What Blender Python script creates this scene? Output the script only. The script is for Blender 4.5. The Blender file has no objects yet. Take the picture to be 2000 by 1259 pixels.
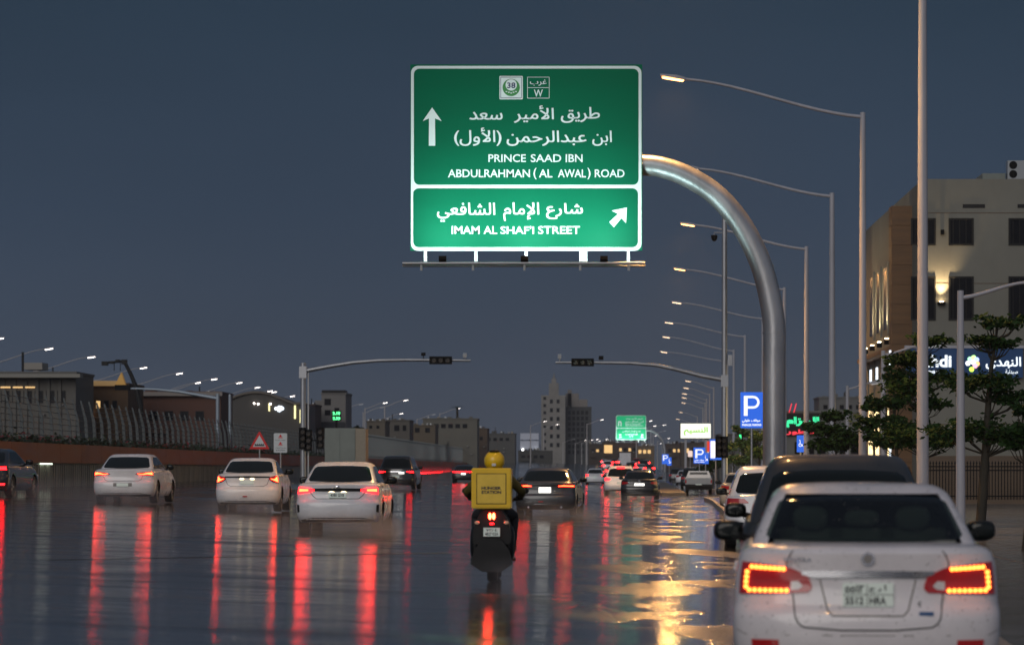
import bpy, bmesh, math, random
from math import sin, cos, pi, radians, sqrt
from mathutils import Vector, Matrix
random.seed(7)
S = bpy.context.scene
COL = S.collection
# ---------------------------------------------------------------- camera, sky, sun, exposure
F = 5500.0            # focal length in pixels of the 2000 px wide photograph
VX, HY, CH = 1180.0, 915.0, 1.5
cd = bpy.data.cameras.new('camera'); cam = bpy.data.objects.new('camera', cd); COL.objects.link(cam)
cam.location = (0, 0, CH); cam.rotation_euler = (radians(90), 0, 0)
cd.sensor_width = 36; cd.lens = 36 * F / 2000; cd.shift_x = -0.09; cd.shift_y = 0.1425
cd.clip_start = 0.5; cd.clip_end = 6000
cd.dof.use_dof = True; cd.dof.focus_distance = 66; cd.dof.aperture_fstop = 2.8
S.camera = cam
SUN_EL, SUN_AZ = radians(24), radians(200)       # low veiled sun behind the camera
wd = bpy.data.worlds.new('World'); S.world = wd; wd.use_nodes = True
nt = wd.node_tree; nt.nodes.clear()
def N(t, **k):
    n = nt.nodes.new(t)
    for a, b in k.items(): setattr(n, a, b)
    return n
out = N('ShaderNodeOutputWorld'); bg = N('ShaderNodeBackground'); bg2 = N('ShaderNodeBackground'); addn = N('ShaderNodeAddShader')
sky = N('ShaderNodeTexSky', sky_type='NISHITA'); sky.sun_disc = False; sky.sun_elevation = SUN_EL; sky.sun_rotation = SUN_AZ
nt.links.new(sky.outputs[0], bg.inputs[0]); bg.inputs[1].default_value = 0.0012
tc = N('ShaderNodeTexCoord'); sep = N('ShaderNodeSeparateXYZ'); nt.links.new(tc.outputs['Generated'], sep.inputs[0])
def ramp(inp, stops, interp='EASE'):
    r = nt.nodes.new('ShaderNodeValToRGB'); r.color_ramp.interpolation = interp
    el = r.color_ramp.elements
    while len(el) < len(stops): el.new(0.5)
    for e, (p, c) in zip(el, stops): e.position = p; e.color = (*c, 1)
    nt.links.new(inp, r.inputs[0]); return r.outputs[0]
# cloud deck by height above the horizon (z of the view direction)
front = ramp(sep.outputs[2], [(0.0, (.050, .058, .078)), (0.035, (.039, .053, .083)), (0.09, (.030, .047, .080)), (0.16, (.020, .036, .060)), (0.45, (.035, .052, .08)), (1.0, (.10, .12, .16))], 'LINEAR')
back = ramp(sep.outputs[2], [(0.0, (.20, .20, .23)), (0.3, (.25, .26, .30)), (1.0, (.11, .13, .17))], 'LINEAR')
mr = N('ShaderNodeMapRange'); mr.interpolation_type = 'SMOOTHERSTEP'
mr.inputs[1].default_value = 0.55; mr.inputs[2].default_value = -0.75
nt.links.new(sep.outputs[1], mr.inputs[0])
noi = N('ShaderNodeTexNoise'); noi.inputs['Scale'].default_value = 3.0; noi.inputs['Detail'].default_value = 4
mp = N('ShaderNodeMapping'); mp.inputs['Scale'].default_value = (1, 1, 3); nt.links.new(tc.outputs['Generated'], mp.inputs[0]); nt.links.new(mp.outputs[0], noi.inputs['Vector'])
mx = N('ShaderNodeMix', data_type='RGBA'); nt.links.new(mr.outputs[0], mx.inputs[0]); nt.links.new(front, mx.inputs[6]); nt.links.new(back, mx.inputs[7])
nr = N('ShaderNodeMapRange'); nr.inputs[1].default_value = .25; nr.inputs[2].default_value = .75; nr.inputs[3].default_value = .88; nr.inputs[4].default_value = 1.12
nt.links.new(noi.outputs[0], nr.inputs[0])
vm = N('ShaderNodeVectorMath', operation='SCALE'); nt.links.new(mx.outputs[2], vm.inputs[0]); nt.links.new(nr.outputs[0], vm.inputs['Scale'])
nt.links.new(vm.outputs[0], bg2.inputs[0]); bg2.inputs[1].default_value = 1.0
nt.links.new(bg.outputs[0], addn.inputs[0]); nt.links.new(bg2.outputs[0], addn.inputs[1]); nt.links.new(addn.outputs[0], out.inputs[0])
sl = bpy.data.lights.new('sun', 'SUN'); sl.energy = 0.75; sl.angle = radians(40); sl.color = (1, .94, .88)
so = bpy.data.objects.new('sun', sl); COL.objects.link(so)
so.rotation_euler = (pi / 2 - SUN_EL, 0, radians(-20))
S.view_settings.view_transform = 'Standard'; S.view_settings.look = 'None'; S.view_settings.exposure = 0.0; S.view_settings.gamma = 1
S.view_settings.use_curve_mapping = False
S.render.engine = 'CYCLES'
cy = S.cycles; cy.use_denoising = True; cy.max_bounces = 6; cy.diffuse_bounces = 2; cy.glossy_bounces = 4; cy.transmission_bounces = 4
cy.volume_bounces = 0; cy.caustics_reflective = False; cy.caustics_refractive = False; cy.sample_clamp_indirect = 25; cy.use_light_tree = True
cy.volume_step_rate = 2; cy.volume_max_steps = 64

# ---------------------------------------------------------------- helpers
def gz(x):                       # height of the road: it falls gently towards the right kerb
    return -0.035 * max(-23.0, min(x, 3.2))
def rise(x, y):                  # far ahead the carriageway climbs a little
    t = min(1, max(0, (y - 260) / 440)); return 2.4 * t * t * (3 - 2 * t) if -21 < x < 15 else 0
def P(px, s, py=None):           # a place in the street: photo column, pixels per metre there, photo row
    return Vector(((px - VX) / s, F / s, (CH + (HY - py) / s) if py is not None else gz((px - VX) / s)))
def mat(name, col, rough=.6, metal=0, emit=None, es=0, noise=0, nscale=6, bump=0, coat=0, spec=None, ior=None, stretch=(1, 1, 1), bscale=None):
    m = bpy.data.materials.new(name); m.use_nodes = True
    t = m.node_tree; b = t.nodes['Principled BSDF']
    b.inputs['Base Color'].default_value = (*col, 1); b.inputs['Roughness'].default_value = rough; b.inputs['Metallic'].default_value = metal
    if coat: b.inputs['Coat Weight'].default_value = coat; b.inputs['Coat Roughness'].default_value = .06
    if spec is not None: b.inputs['Specular IOR Level'].default_value = spec
    if ior: b.inputs['IOR'].default_value = ior
    if emit: b.inputs['Emission Color'].default_value = (*emit, 1); b.inputs['Emission Strength'].default_value = es
    if noise or bump:
        c = t.nodes.new('ShaderNodeTexCoord'); mp = t.nodes.new('ShaderNodeMapping'); mp.inputs['Scale'].default_value = stretch
        n = t.nodes.new('ShaderNodeTexNoise'); n.inputs['Scale'].default_value = nscale; n.inputs['Detail'].default_value = 5; n.inputs['Roughness'].default_value = .6
        t.links.new(c.outputs['Object'], mp.inputs[0]); t.links.new(mp.outputs[0], n.inputs['Vector'])
        if noise:
            r = t.nodes.new('ShaderNodeMapRange'); r.inputs[1].default_value = .3; r.inputs[2].default_value = .7; r.inputs[3].default_value = 1 - noise; r.inputs[4].default_value = 1 + noise * .6
            v = t.nodes.new('ShaderNodeVectorMath'); v.operation = 'SCALE'; v.inputs[0].default_value = col
            t.links.new(n.outputs[0], r.inputs[0]); t.links.new(r.outputs[0], v.inputs['Scale']); t.links.new(v.outputs[0], b.inputs['Base Color'])
            r2 = t.nodes.new('ShaderNodeMapRange'); r2.inputs[1].default_value = .3; r2.inputs[2].default_value = .7; r2.inputs[3].default_value = max(.03, rough - .08); r2.inputs[4].default_value = min(1, rough + .1)
            t.links.new(n.outputs[0], r2.inputs[0]); t.links.new(r2.outputs[0], b.inputs['Roughness'])
        if bump:
            bn = t.nodes.new('ShaderNodeBump'); bn.inputs['Strength'].default_value = bump; bn.inputs['Distance'].default_value = .02
            if bscale:
                n = t.nodes.new('ShaderNodeTexNoise'); n.inputs['Scale'].default_value = bscale; n.inputs['Detail'].default_value = 4; t.links.new(mp.outputs[0], n.inputs['Vector'])
            t.links.new(n.outputs[0], bn.inputs['Height']); t.links.new(bn.outputs[0], b.inputs['Normal'])
    return m
def emis(name, col, s, base=None):
    return mat(name, base or tuple(min(1, c * .5) for c in col), .4, emit=col, es=s)
M = {}
M['white'] = mat('white_paint', (.72, .72, .74), .25, coat=.6, noise=.12, nscale=1.4, stretch=(1, 1, 1.8))
M['pearl'] = mat('pearl_paint', (.74, .72, .75), .28, coat=.6, noise=.08, nscale=2)
M['blackpaint'] = mat('black_paint', (.012, .013, .015), .22, coat=.8)
M['darkpaint'] = mat('dark_grey_paint', (.035, .038, .042), .35, metal=.2, coat=.5, noise=.1)
M['greypaint'] = mat('grey_paint', (.055, .058, .065), .3, metal=.4, coat=.8)
M['redpaint'] = mat('red_paint', (.25, .02, .02), .3, coat=.6)
M['silver'] = mat('silver_paint', (.35, .37, .38), .3, metal=.5, coat=.5)
M['beige'] = mat('beige_paint', (.42, .38, .31), .35, coat=.4)
M['glass'] = mat('car_glass', (.006, .009, .009), .06, ior=1.45, spec=.4)
M['cabin'] = mat('cabin_cloth', (.16, .17, .16), .9)
def seeglass():
    m = bpy.data.materials.new('tinted_glass'); m.use_nodes = True; t = m.node_tree; t.nodes.clear(); o = t.nodes.new('ShaderNodeOutputMaterial')
    a = t.nodes.new('ShaderNodeBsdfTransparent'); a.inputs[0].default_value = (.36, .44, .40, 1); b = t.nodes.new('ShaderNodeBsdfGlossy'); b.inputs['Roughness'].default_value = .04
    f = t.nodes.new('ShaderNodeFresnel'); f.inputs[0].default_value = 1.45; x = t.nodes.new('ShaderNodeMixShader')
    t.links.new(f.outputs[0], x.inputs[0]); t.links.new(a.outputs[0], x.inputs[1]); t.links.new(b.outputs[0], x.inputs[2]); t.links.new(x.outputs[0], o.inputs[0]); return m
M['glassg'] = seeglass()
M['rubber'] = mat('rubber', (.012, .012, .013), .6, noise=.3, nscale=20)
M['plastic'] = mat('black_plastic', (.007, .0075, .0085), .42, spec=.3, noise=.2, nscale=12)
M['dark'] = mat('dark', (.006, .006, .007), .7)
M['rim'] = mat('rim_metal', (.28, .28, .30), .35, metal=.9)
M['chrome'] = mat('chrome', (.75, .76, .8), .12, metal=1)
M['plate'] = mat('number_plate', (.55, .62, .58), .45, emit=(.9, 1, .9), es=.12)
M['platelit'] = emis('lit_number_plate', (1, .98, .9), 1.8, (.7, .7, .7))
M['ink'] = mat('black_ink', (.02, .02, .03), .5)
M['redlens'] = mat('red_lens', (.30, .008, .012), .12, coat=.8, emit=(1, .02, .02), es=.05)
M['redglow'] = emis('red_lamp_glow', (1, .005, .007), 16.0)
M['redhot'] = emis('red_lamp_core', (1, .026, .007), 34.0)
M['redfar'] = emis('red_lamp_far', (1, .008, .008), 26.0)
M['ledamber'] = emis('led_orange', (1, .20, .03), 7.0)
M['clear'] = mat('clear_lens', (.65, .65, .65), .15, coat=.8)
M['warmled'] = emis('plate_light', (1, .78, .45), 5.0)
M['headlight'] = emis('headlight', (.8, .9, 1), 6.0)
M['galv'] = mat('galvanised_steel', (.40, .41, .43), .38, metal=.75, noise=.22, nscale=1.6, bump=.15, bscale=12, stretch=(1, 1, .4))
M['polegrey'] = mat('pole_paint', (.40, .40, .44), .42, noise=.12, nscale=2, stretch=(1, 1, .3))
M['polefar'] = mat('pole_paint_far', (.42, .40, .40), .5)
M['matblack'] = mat('matt_black', (.004, .004, .0045), .6, spec=.15)
M['warmlamp'] = emis('street_lamp_warm', (1, .42, .11), 9.0, (.8, .8, .8))
M['rearlamp'] = emis('street_lamp_near', (1, .62, .3), 90.0, (.8, .8, .8))
M['halflamp'] = emis('street_lamp_soft', (1, .68, .42), 3.5, (.8, .8, .8))
M['coollamp'] = emis('street_lamp_white', (1, .90, .84), 8.0, (.8, .8, .8))
M['dimlamp'] = emis('street_lamp_off', (.75, .8, .85), .35, (.7, .7, .7))

def link(o, parent=None):
    COL.objects.link(o)
    if parent is not None:
        o.parent = parent
    return o
def thing(name, label, cat, loc=(0, 0, 0), rz=0, group=None):
    o = bpy.data.objects.new(name, None); o.empty_display_size = .2; o.location = loc; o.rotation_euler = (0, 0, rz)
    o['label'] = label; o['category'] = cat
    if group: o['group'] = group
    return link(o)
def tag(o, label, cat, group=None):
    o['label'] = label; o['category'] = cat
    if group: o['group'] = group
    return o
class MB:
    def __init__(s): s.v = []; s.f = []; s.m = []; s.cur = 0
    def add(s, vs, fs):
        b = len(s.v); s.v += [tuple(p) for p in vs]; s.f += [tuple(i + b for i in f) for f in fs]; s.m += [s.cur] * len(fs); return s
    def box(s, c, d, rz=0, rx=0, ry=0):
        R = Matrix.Rotation(rz, 3, 'Z') @ Matrix.Rotation(ry, 3, 'Y') @ Matrix.Rotation(rx, 3, 'X'); c = Vector(c)
        vs = [c + R @ Vector((x * d[0] / 2, y * d[1] / 2, z * d[2] / 2)) for x in (-1, 1) for y in (-1, 1) for z in (-1, 1)]
        return s.add(vs, [(0, 1, 3, 2), (4, 6, 7, 5), (0, 4, 5, 1), (2, 3, 7, 6), (0, 2, 6, 4), (1, 5, 7, 3)])
    def b2(s, x0, x1, y0, y1, z0, z1):
        return s.box(((x0 + x1) / 2, (y0 + y1) / 2, (z0 + z1) / 2), (x1 - x0, y1 - y0, z1 - z0))
    def tube(s, pts, r, seg=10, caps=True):
        pts = [Vector(p) for p in pts]; n = len(pts)
        rs = r if isinstance(r, (list, tuple)) else [r] * n
        up = Vector((0, 1, 0)); vs = []; 
        for i, p in enumerate(pts):
            t = (pts[min(i + 1, n - 1)] - pts[max(i - 1, 0)]).normalized()
            a = up if abs(t.dot(up)) < .95 else Vector((1, 0, 0))
            u = t.cross(a).normalized(); w = t.cross(u).normalized()
            for k in range(seg):
                q = 2 * pi * k / seg; vs.append(p + (u * cos(q) + w * sin(q)) * rs[i])
        fs = [(i * seg + k, i * seg + (k + 1) % seg, (i + 1) * seg + (k + 1) % seg, (i + 1) * seg + k) for i in range(n - 1) for k in range(seg)]
        if caps: fs += [tuple(range(seg))[::-1], tuple(range((n - 1) * seg, n * seg))]
        return s.add(vs, fs)
    def prism(s, poly, y0, y1):          # polygon in x,z pushed along y
        n = len(poly); vs = [(x, y0, z) for x, z in poly] + [(x, y1, z) for x, z in poly]
        fs = [tuple(range(n)), tuple(range(n, 2 * n))[::-1]] + [(i, i + n, (i + 1) % n + n, (i + 1) % n) for i in range(n)]
        return s.add(vs, fs)
    def prismz(s, poly, z0, z1):
        n = len(poly); vs = [(x, y, z0) for x, y in poly] + [(x, y, z1) for x, y in poly]
        fs = [tuple(range(n))[::-1], tuple(range(n, 2 * n))] + [(i, (i + 1) % n, (i + 1) % n + n, i + n) for i in range(n)]
        return s.add(vs, fs)
    def ell(s, c, r, nu=16, nv=10, p=1.0):   # (super)ellipsoid
        vs = []
        def sp(a): return math.copysign(abs(a) ** p, a)
        for j in range(nv + 1):
            t = -pi / 2 + pi * j / nv
            for i in range(nu):
                a = 2 * pi * i / nu
                vs.append((c[0] + r[0] * sp(cos(t)) * sp(cos(a)), c[1] + r[1] * sp(cos(t)) * sp(sin(a)), c[2] + r[2] * sp(sin(t))))
        fs = [(j * nu + i, j * nu + (i + 1) % nu, (j + 1) * nu + (i + 1) % nu, (j + 1) * nu + i) for j in range(nv) for i in range(nu)]
        return s.add(vs, fs)
    def mesh(s, name, mats, smooth=False, recalc=True):
        me = bpy.data.meshes.new(name); me.from_pydata(s.v, [], s.f)
        for m in (mats if isinstance(mats, (list, tuple)) else [mats]): me.materials.append(m)
        if any(s.m): me.polygons.foreach_set('material_index', s.m)
        if recalc:
            bm = bmesh.new(); bm.from_mesh(me); bmesh.ops.remove_doubles(bm, verts=bm.verts, dist=1e-6); bmesh.ops.recalc_face_normals(bm, faces=bm.faces); bm.to_mesh(me); bm.free()
        if smooth: me.shade_smooth(); me.set_sharp_from_angle(angle=radians(smooth if smooth is not True else 40))
        me.update(); return me
    def build(s, name, mats, parent=None, smooth=False, loc=None, recalc=True):
        o = bpy.data.objects.new(name, s.mesh(name, mats, smooth, recalc))
        if loc is not None: o.location = loc
        return link(o, parent)
def wpart(mb, name, m, root, smooth=False):      # built in world coordinates, hung on a root
    o = mb.build(name, m, root, smooth); o.location = -Vector(root.location) + Vector(o.location); return o
def copy_tree(o, parent=None):
    c = o.copy(); COL.objects.link(c); c.parent = parent
    for ch in list(o.children): copy_tree(ch, c)
    return c
def struct(o): o['kind'] = 'structure'; return o
def stuff(o): o['kind'] = 'stuff'; return o

# Arabic letters joined by hand (isolated, final, initial, medial forms), laid out right to left
AT = {'ا': (0xFE8D, 0xFE8E), 'أ': (0xFE83, 0xFE84), 'إ': (0xFE87, 0xFE88), 'ب': (0xFE8F, 0xFE90, 0xFE91, 0xFE92), 'ح': (0xFEA1, 0xFEA2, 0xFEA3, 0xFEA4),
'د': (0xFEA9, 0xFEAA), 'ر': (0xFEAD, 0xFEAE), 'ز': (0xFEAF, 0xFEB0), 'س': (0xFEB1, 0xFEB2, 0xFEB3, 0xFEB4), 'ش': (0xFEB5, 0xFEB6, 0xFEB7, 0xFEB8), 'ط': (0xFEC1, 0xFEC2, 0xFEC3, 0xFEC4),
'ع': (0xFEC9, 0xFECA, 0xFECB, 0xFECC), 'غ': (0xFECD, 0xFECE, 0xFECF, 0xFED0), 'ف': (0xFED1, 0xFED2, 0xFED3, 0xFED4), 'ق': (0xFED5, 0xFED6, 0xFED7, 0xFED8),
'ل': (0xFEDD, 0xFEDE, 0xFEDF, 0xFEE0), 'م': (0xFEE1, 0xFEE2, 0xFEE3, 0xFEE4), 'ن': (0xFEE5, 0xFEE6, 0xFEE7, 0xFEE8), 'ه': (0xFEE9, 0xFEEA, 0xFEEB, 0xFEEC),
'و': (0xFEED, 0xFEEE), 'ي': (0xFEF1, 0xFEF2, 0xFEF3, 0xFEF4), 'ص': (0xFEB9, 0xFEBA, 0xFEBB, 0xFEBC), 'ة': (0xFE93, 0xFE94), 'ت': (0xFE95, 0xFE96, 0xFE97, 0xFE98),
'لا': (0xFEFB, 0xFEFC), 'لأ': (0xFEF7, 0xFEF8), 'لإ': (0xFEF9, 0xFEFA)}
def arab(t):
    L = []; i = 0
    while i < len(t):
        if t[i:i + 2] in AT: L.append(t[i:i + 2]); i += 2
        else: L.append(t[i]); i += 1
    o = []
    for k, c in enumerate(L):
        if c not in AT: o.append({'(': ')', ')': '('}.get(c, c)); continue
        f = AT[c]; pj = k > 0 and L[k - 1] in AT and len(AT[L[k - 1]]) == 4; nj = len(f) == 4 and k + 1 < len(L) and L[k + 1] in AT
        o.append(chr(f[3] if pj and nj else f[1] if pj else f[2] if nj else f[0]))
    return ''.join(reversed(o))
def text(mb, t, x0, x1, z0, z1, y, ar=False, bold=.02):
    """flat lettering in the x,z plane, facing -y, fitted to a box"""
    c = bpy.data.curves.new('t', 'FONT'); c.body = arab(t) if ar else t; c.resolution_u = 3
    if not ar: c.offset = bold
    o = bpy.data.objects.new('t', c); me = bpy.data.meshes.new_from_object(o)
    vs = [v.co.copy() for v in me.vertices]; fs = [tuple(p.vertices) for p in me.polygons]
    ax, bx = min(v.x for v in vs), max(v.x for v in vs); ay, by = min(v.y for v in vs), max(v.y for v in vs)
    kx = (x1 - x0) / (bx - ax); kz = (z1 - z0) / (by - ay)
    d = bold * kx if ar else 0
    for q, (dx, dz) in enumerate([(0, 0)] if not ar else [(-d, -d * .6), (d, d * .6), (-d, d * .6), (d, -d * .6)]):
        mb.add([(x0 + (v.x - ax) * kx + dx, y - q * .0006, z0 + (v.y - ay) * kz + dz) for v in vs], fs)
    bpy.data.objects.remove(o); bpy.data.curves.remove(c); bpy.data.meshes.remove(me)
def rrect(x0, x1, z0, z1, r, n=6):
    o = []
    for cx, cz, a in ((x1 - r, z1 - r, 0), (x0 + r, z1 - r, 90), (x0 + r, z0 + r, 180), (x1 - r, z0 + r, 270)):
        o += [(cx + r * cos(radians(a + 90 * k / n)), cz + r * sin(radians(a + 90 * k / n))) for k in range(n + 1)]
    return o
def sheet(mb, poly, y): mb.add([(x, y, z) for x, z in poly], [tuple(range(len(poly)))]); return mb

# ---------------------------------------------------------------- ground: wet asphalt, island, pavement
def wet_asphalt():
    m = bpy.data.materials.new('wet_asphalt'); m.use_nodes = True; t = m.node_tree; b = t.nodes['Principled BSDF']
    b.inputs['IOR'].default_value = 1.36
    def n(k, **a):
        q = t.nodes.new(k)
        for x, y in a.items(): setattr(q, x, y)
        return q
    tc = n('ShaderNodeTexCoord')
    def noise(sc, scale, det=4, rough=.55):
        mp = n('ShaderNodeMapping'); mp.inputs['Scale'].default_value = sc; t.links.new(tc.outputs['Object'], mp.inputs[0])
        q = n('ShaderNodeTexNoise'); q.inputs['Scale'].default_value = scale; q.inputs['Detail'].default_value = det; q.inputs['Roughness'].default_value = rough
        t.links.new(mp.outputs[0], q.inputs['Vector']); return q.outputs[0]
    def rng(i, a, b_, c, d):
        q = n('ShaderNodeMapRange'); q.inputs[1].default_value = a; q.inputs[2].default_value = b_; q.inputs[3].default_value = c; q.inputs[4].default_value = d; t.links.new(i, q.inputs[0]); return q.outputs[0]
    def mth(op, a, b_):
        q = n('ShaderNodeMath', operation=op)
        for i, v in enumerate((a, b_)):
            if hasattr(v, 'links'): t.links.new(v, q.inputs[i])
            else: q.inputs[i].default_value = v
        return q.outputs[0]
    big = noise((1, .10, 1), .9, 5)                  # bands of water lying along the lanes
    pud = noise((.55, .22, 1), 1.0, 5, .62)          # puddles
    fine = noise((1, 1, 1), 55, 2)
    rip = noise((1, .45, 1), 9, 3)
    ripb = noise((.5, .16, 1), 3.2, 2)
    sx = n('ShaderNodeSeparateXYZ'); t.links.new(tc.outputs['Object'], sx.inputs[0])
    band = noise((.10, .50, 1), 1.3, 6, .72)
    right = rng(sx.outputs[0], -1.4, 1.2, 0, 1)      # the low side, where water runs over the surface
    pm = mth('MULTIPLY', rng(pud, .52, .55, 0, 1), right)
    ra = rng(big, .35, .65, .035, .085)
    rr = mth('ADD', mth('ADD', ra, mth('MULTIPLY', pm, .15)), mth('MULTIPLY', rng(band, .47, .66, 0, .11), rng(right, 0, 1, 1, .25)))
    t.links.new(rr, b.inputs['Roughness'])
    cr = n('ShaderNodeValToRGB'); cr.color_ramp.elements[0].color = (.020, .022, .024, 1); cr.color_ramp.elements[1].color = (.045, .045, .045, 1); t.links.new(fine, cr.inputs[0]); t.links.new(cr.outputs[0], b.inputs['Base Color'])
    h = mth('ADD', mth('MULTIPLY', fine, .0006), mth('MULTIPLY', rip, .0009))
    h = mth('ADD', mth('ADD', h, mth('MULTIPLY', band, .011)), mth('MULTIPLY', mth('MULTIPLY', ripb, pm), .016))
    bn = n('ShaderNodeBump'); bn.inputs['Strength'].default_value = 1; bn.inputs['Distance'].default_value = 1.0
    t.links.new(h, bn.inputs['Height']); t.links.new(bn.outputs[0], b.inputs['Normal'])
    return m
M['asphalt'] = wet_asphalt()
M['ground'] = mat('ground', (.10, .09, .075), .7, noise=.3, nscale=.3)
M['paving'] = mat('wet_paving', (.12, .12, .12), .17, noise=.25, nscale=.8, bump=.3, bscale=14)
M['kerb'] = mat('kerb_stone', (.26, .25, .235), .4, noise=.25, nscale=2)
M['reflectbrown'] = mat('reflection_brown', (.15, .12, .085), .5, noise=.3, nscale=2)
mb = MB()
xs = [-300, -120, -60, -23, -20, -16, -12, -8, -5, -3, -1.5, 0, 1, 2, 3.2, 8, 20, 60, 300]
ys = [-60, 0, 15, 30, 60, 100, 200, 260, 300, 340, 380, 430, 480, 540, 600, 650, 700, 900, 1800, 3500]
mb.add([(x, y, gz(x) + rise(x, y)) for y in ys for x in xs], [(j * len(xs) + i, j * len(xs) + i + 1, (j + 1) * len(xs) + i + 1, (j + 1) * len(xs) + i) for j in range(len(ys) - 1) for i in range(len(xs) - 1)])
struct(mb.build('road', M['asphalt'], smooth=60))
mb = MB(); mb.b2(-3000, 3000, -200, 5000, -.9, -.6); struct(mb.build('ground', M['ground']))
# right pavement: outline of the kerb face
KERB = [(2.0, -30), (2.3, 0), (2.95, 19), (3.75, 33), (4.35, 46), (4.5, 60.5), (3.35, 62.5), (3.3, 69), (4.2, 100), (4.9, 128), (5.0, 141), (7.3, 150), (7.6, 200), (9, 300), (12, 600), (14, 900)]
def kx(y):
    for (a, b), (c, d) in zip(KERB, KERB[1:]):
        if b <= y <= d: return a + (c - a) * (y - b) / (d - b)
PZ = .03
def slab_between(name, a, b, z0, z1, m):
    mb = MB()
    for (x0, y0), (x1, y1), (u0, w0), (u1, w1) in zip(a, a[1:], b, b[1:]):
        mb.prismz([(x0, y0), (u0, w0), (u1, w1), (x1, y1)], z0, z1)
    return struct(mb.build(name, m))
inner = [(x + .15, y) for x, y in KERB]
slab_between('pavement', inner, [(60, y) for x, y in KERB], -.35, PZ - .004, M['paving'])
pv = bpy.data.objects['pavement']
# kerb stones, each its own piece
kroot = thing('kerb', 'long pale kerb of separate stones edging the right pavement beside the parked cars', 'kerb', (3, 0, 0))
L = 0; cnt = 0
for (x0, y0), (x1, y1) in zip(KERB, KERB[1:]):
    seg = sqrt((x1 - x0) ** 2 + (y1 - y0) ** 2); a = math.atan2(y1 - y0, x1 - x0)
    n = max(1, int(seg / 1.0)) if y0 < 150 else 1
    if y0 < 0: n = 1
    for i in range(n):
        t0, t1 = i / n, (i + 1) / n
        mx_, my_ = x0 + (x1 - x0) * (t0 + t1) / 2, y0 + (y1 - y0) * (t0 + t1) / 2
        q = MB(); q.box((mx_ + .075 * sin(a), my_ - .075 * cos(a), -.12 + PZ), (seg / n - .012, .15, .30), rz=a); o = wpart(q, 'kerb_stone', M['kerb'], kroot)
# paving slabs near right: joints as recessed gaps, slabs visible in the picture
for iy in range(10):
    for ix in range(7):
        y0 = 42 + iy * 2.4; x0 = 6.5 + ix * 1.2
        q = MB(); q.b2(x0 + .012, x0 + 1.188, y0 + .012, y0 + 2.388, PZ - .02, PZ + .012 + random.uniform(0, .006))
        o = q.build('paving_slab', M['paving'], pv)
# traffic island on the left with signals and cabinet
mb = MB(); mb.prismz([(-16.8, 120), (-15.2, 112), (-13.2, 120), (-12.4, 150), (-13.5, 190), (-17.5, 190), (-17.3, 140)], .2, .62)
struct(mb.build('traffic_island', M['paving']))
mb = MB(); mb.prismz([(3.4, 168), (4.9, 168), (6.6, 300), (4.8, 300)], -.2, .06); struct(mb.build('brown_reflection', M['reflectbrown']))  # low brown slab standing in for a tan reflection on the wet road
# expansion joints and tyre-darkened seams on the road, thin strips just above it
M['seam'] = mat('tar_seam', (.008, .008, .009), .35)
for (xa, ya, xb, yb) in ((-7.6, 38, -2.6, 47), (-8.5, 50, -1, 56), (-9, 70, 2, 74)):
    mb = MB(); n = 12; d = Vector((xb - xa, yb - ya, 0)).normalized(); w = Vector((-d.y, d.x, 0)) * .05
    vs = []
    for i in range(n + 1):
        x = xa + (xb - xa) * i / n; y = ya + (yb - ya) * i / n
        vs += [(x - w.x, y - w.y, gz(x - w.x) + .004), (x + w.x, y + w.y, gz(x + w.x) + .004)]
    mb.add(vs, [(2 * i, 2 * i + 1, 2 * i + 3, 2 * i + 2) for i in range(n)]); struct(mb.build('road_seam', M['seam']))
M['line'] = mat('worn_road_paint', (.34, .34, .32), .3, noise=.4, nscale=4)
for i in range(3, 12):
    y0 = 64 + i * 14
    for x, w in ((-3.4, .06), (-7.4, .06), (-11.4, .06)):
        xx = x + (y0 - 20) * .004
        mb = MB(); mb.add([(xx - w, y0, gz(xx - w) + .004), (xx + w, y0, gz(xx + w) + .004), (xx + w, y0 + 3, gz(xx + w) + .004), (xx - w, y0 + 3, gz(xx - w) + .004)], [(0, 1, 2, 3)])
        struct(mb.build('lane_marking', M['line']))

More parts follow.
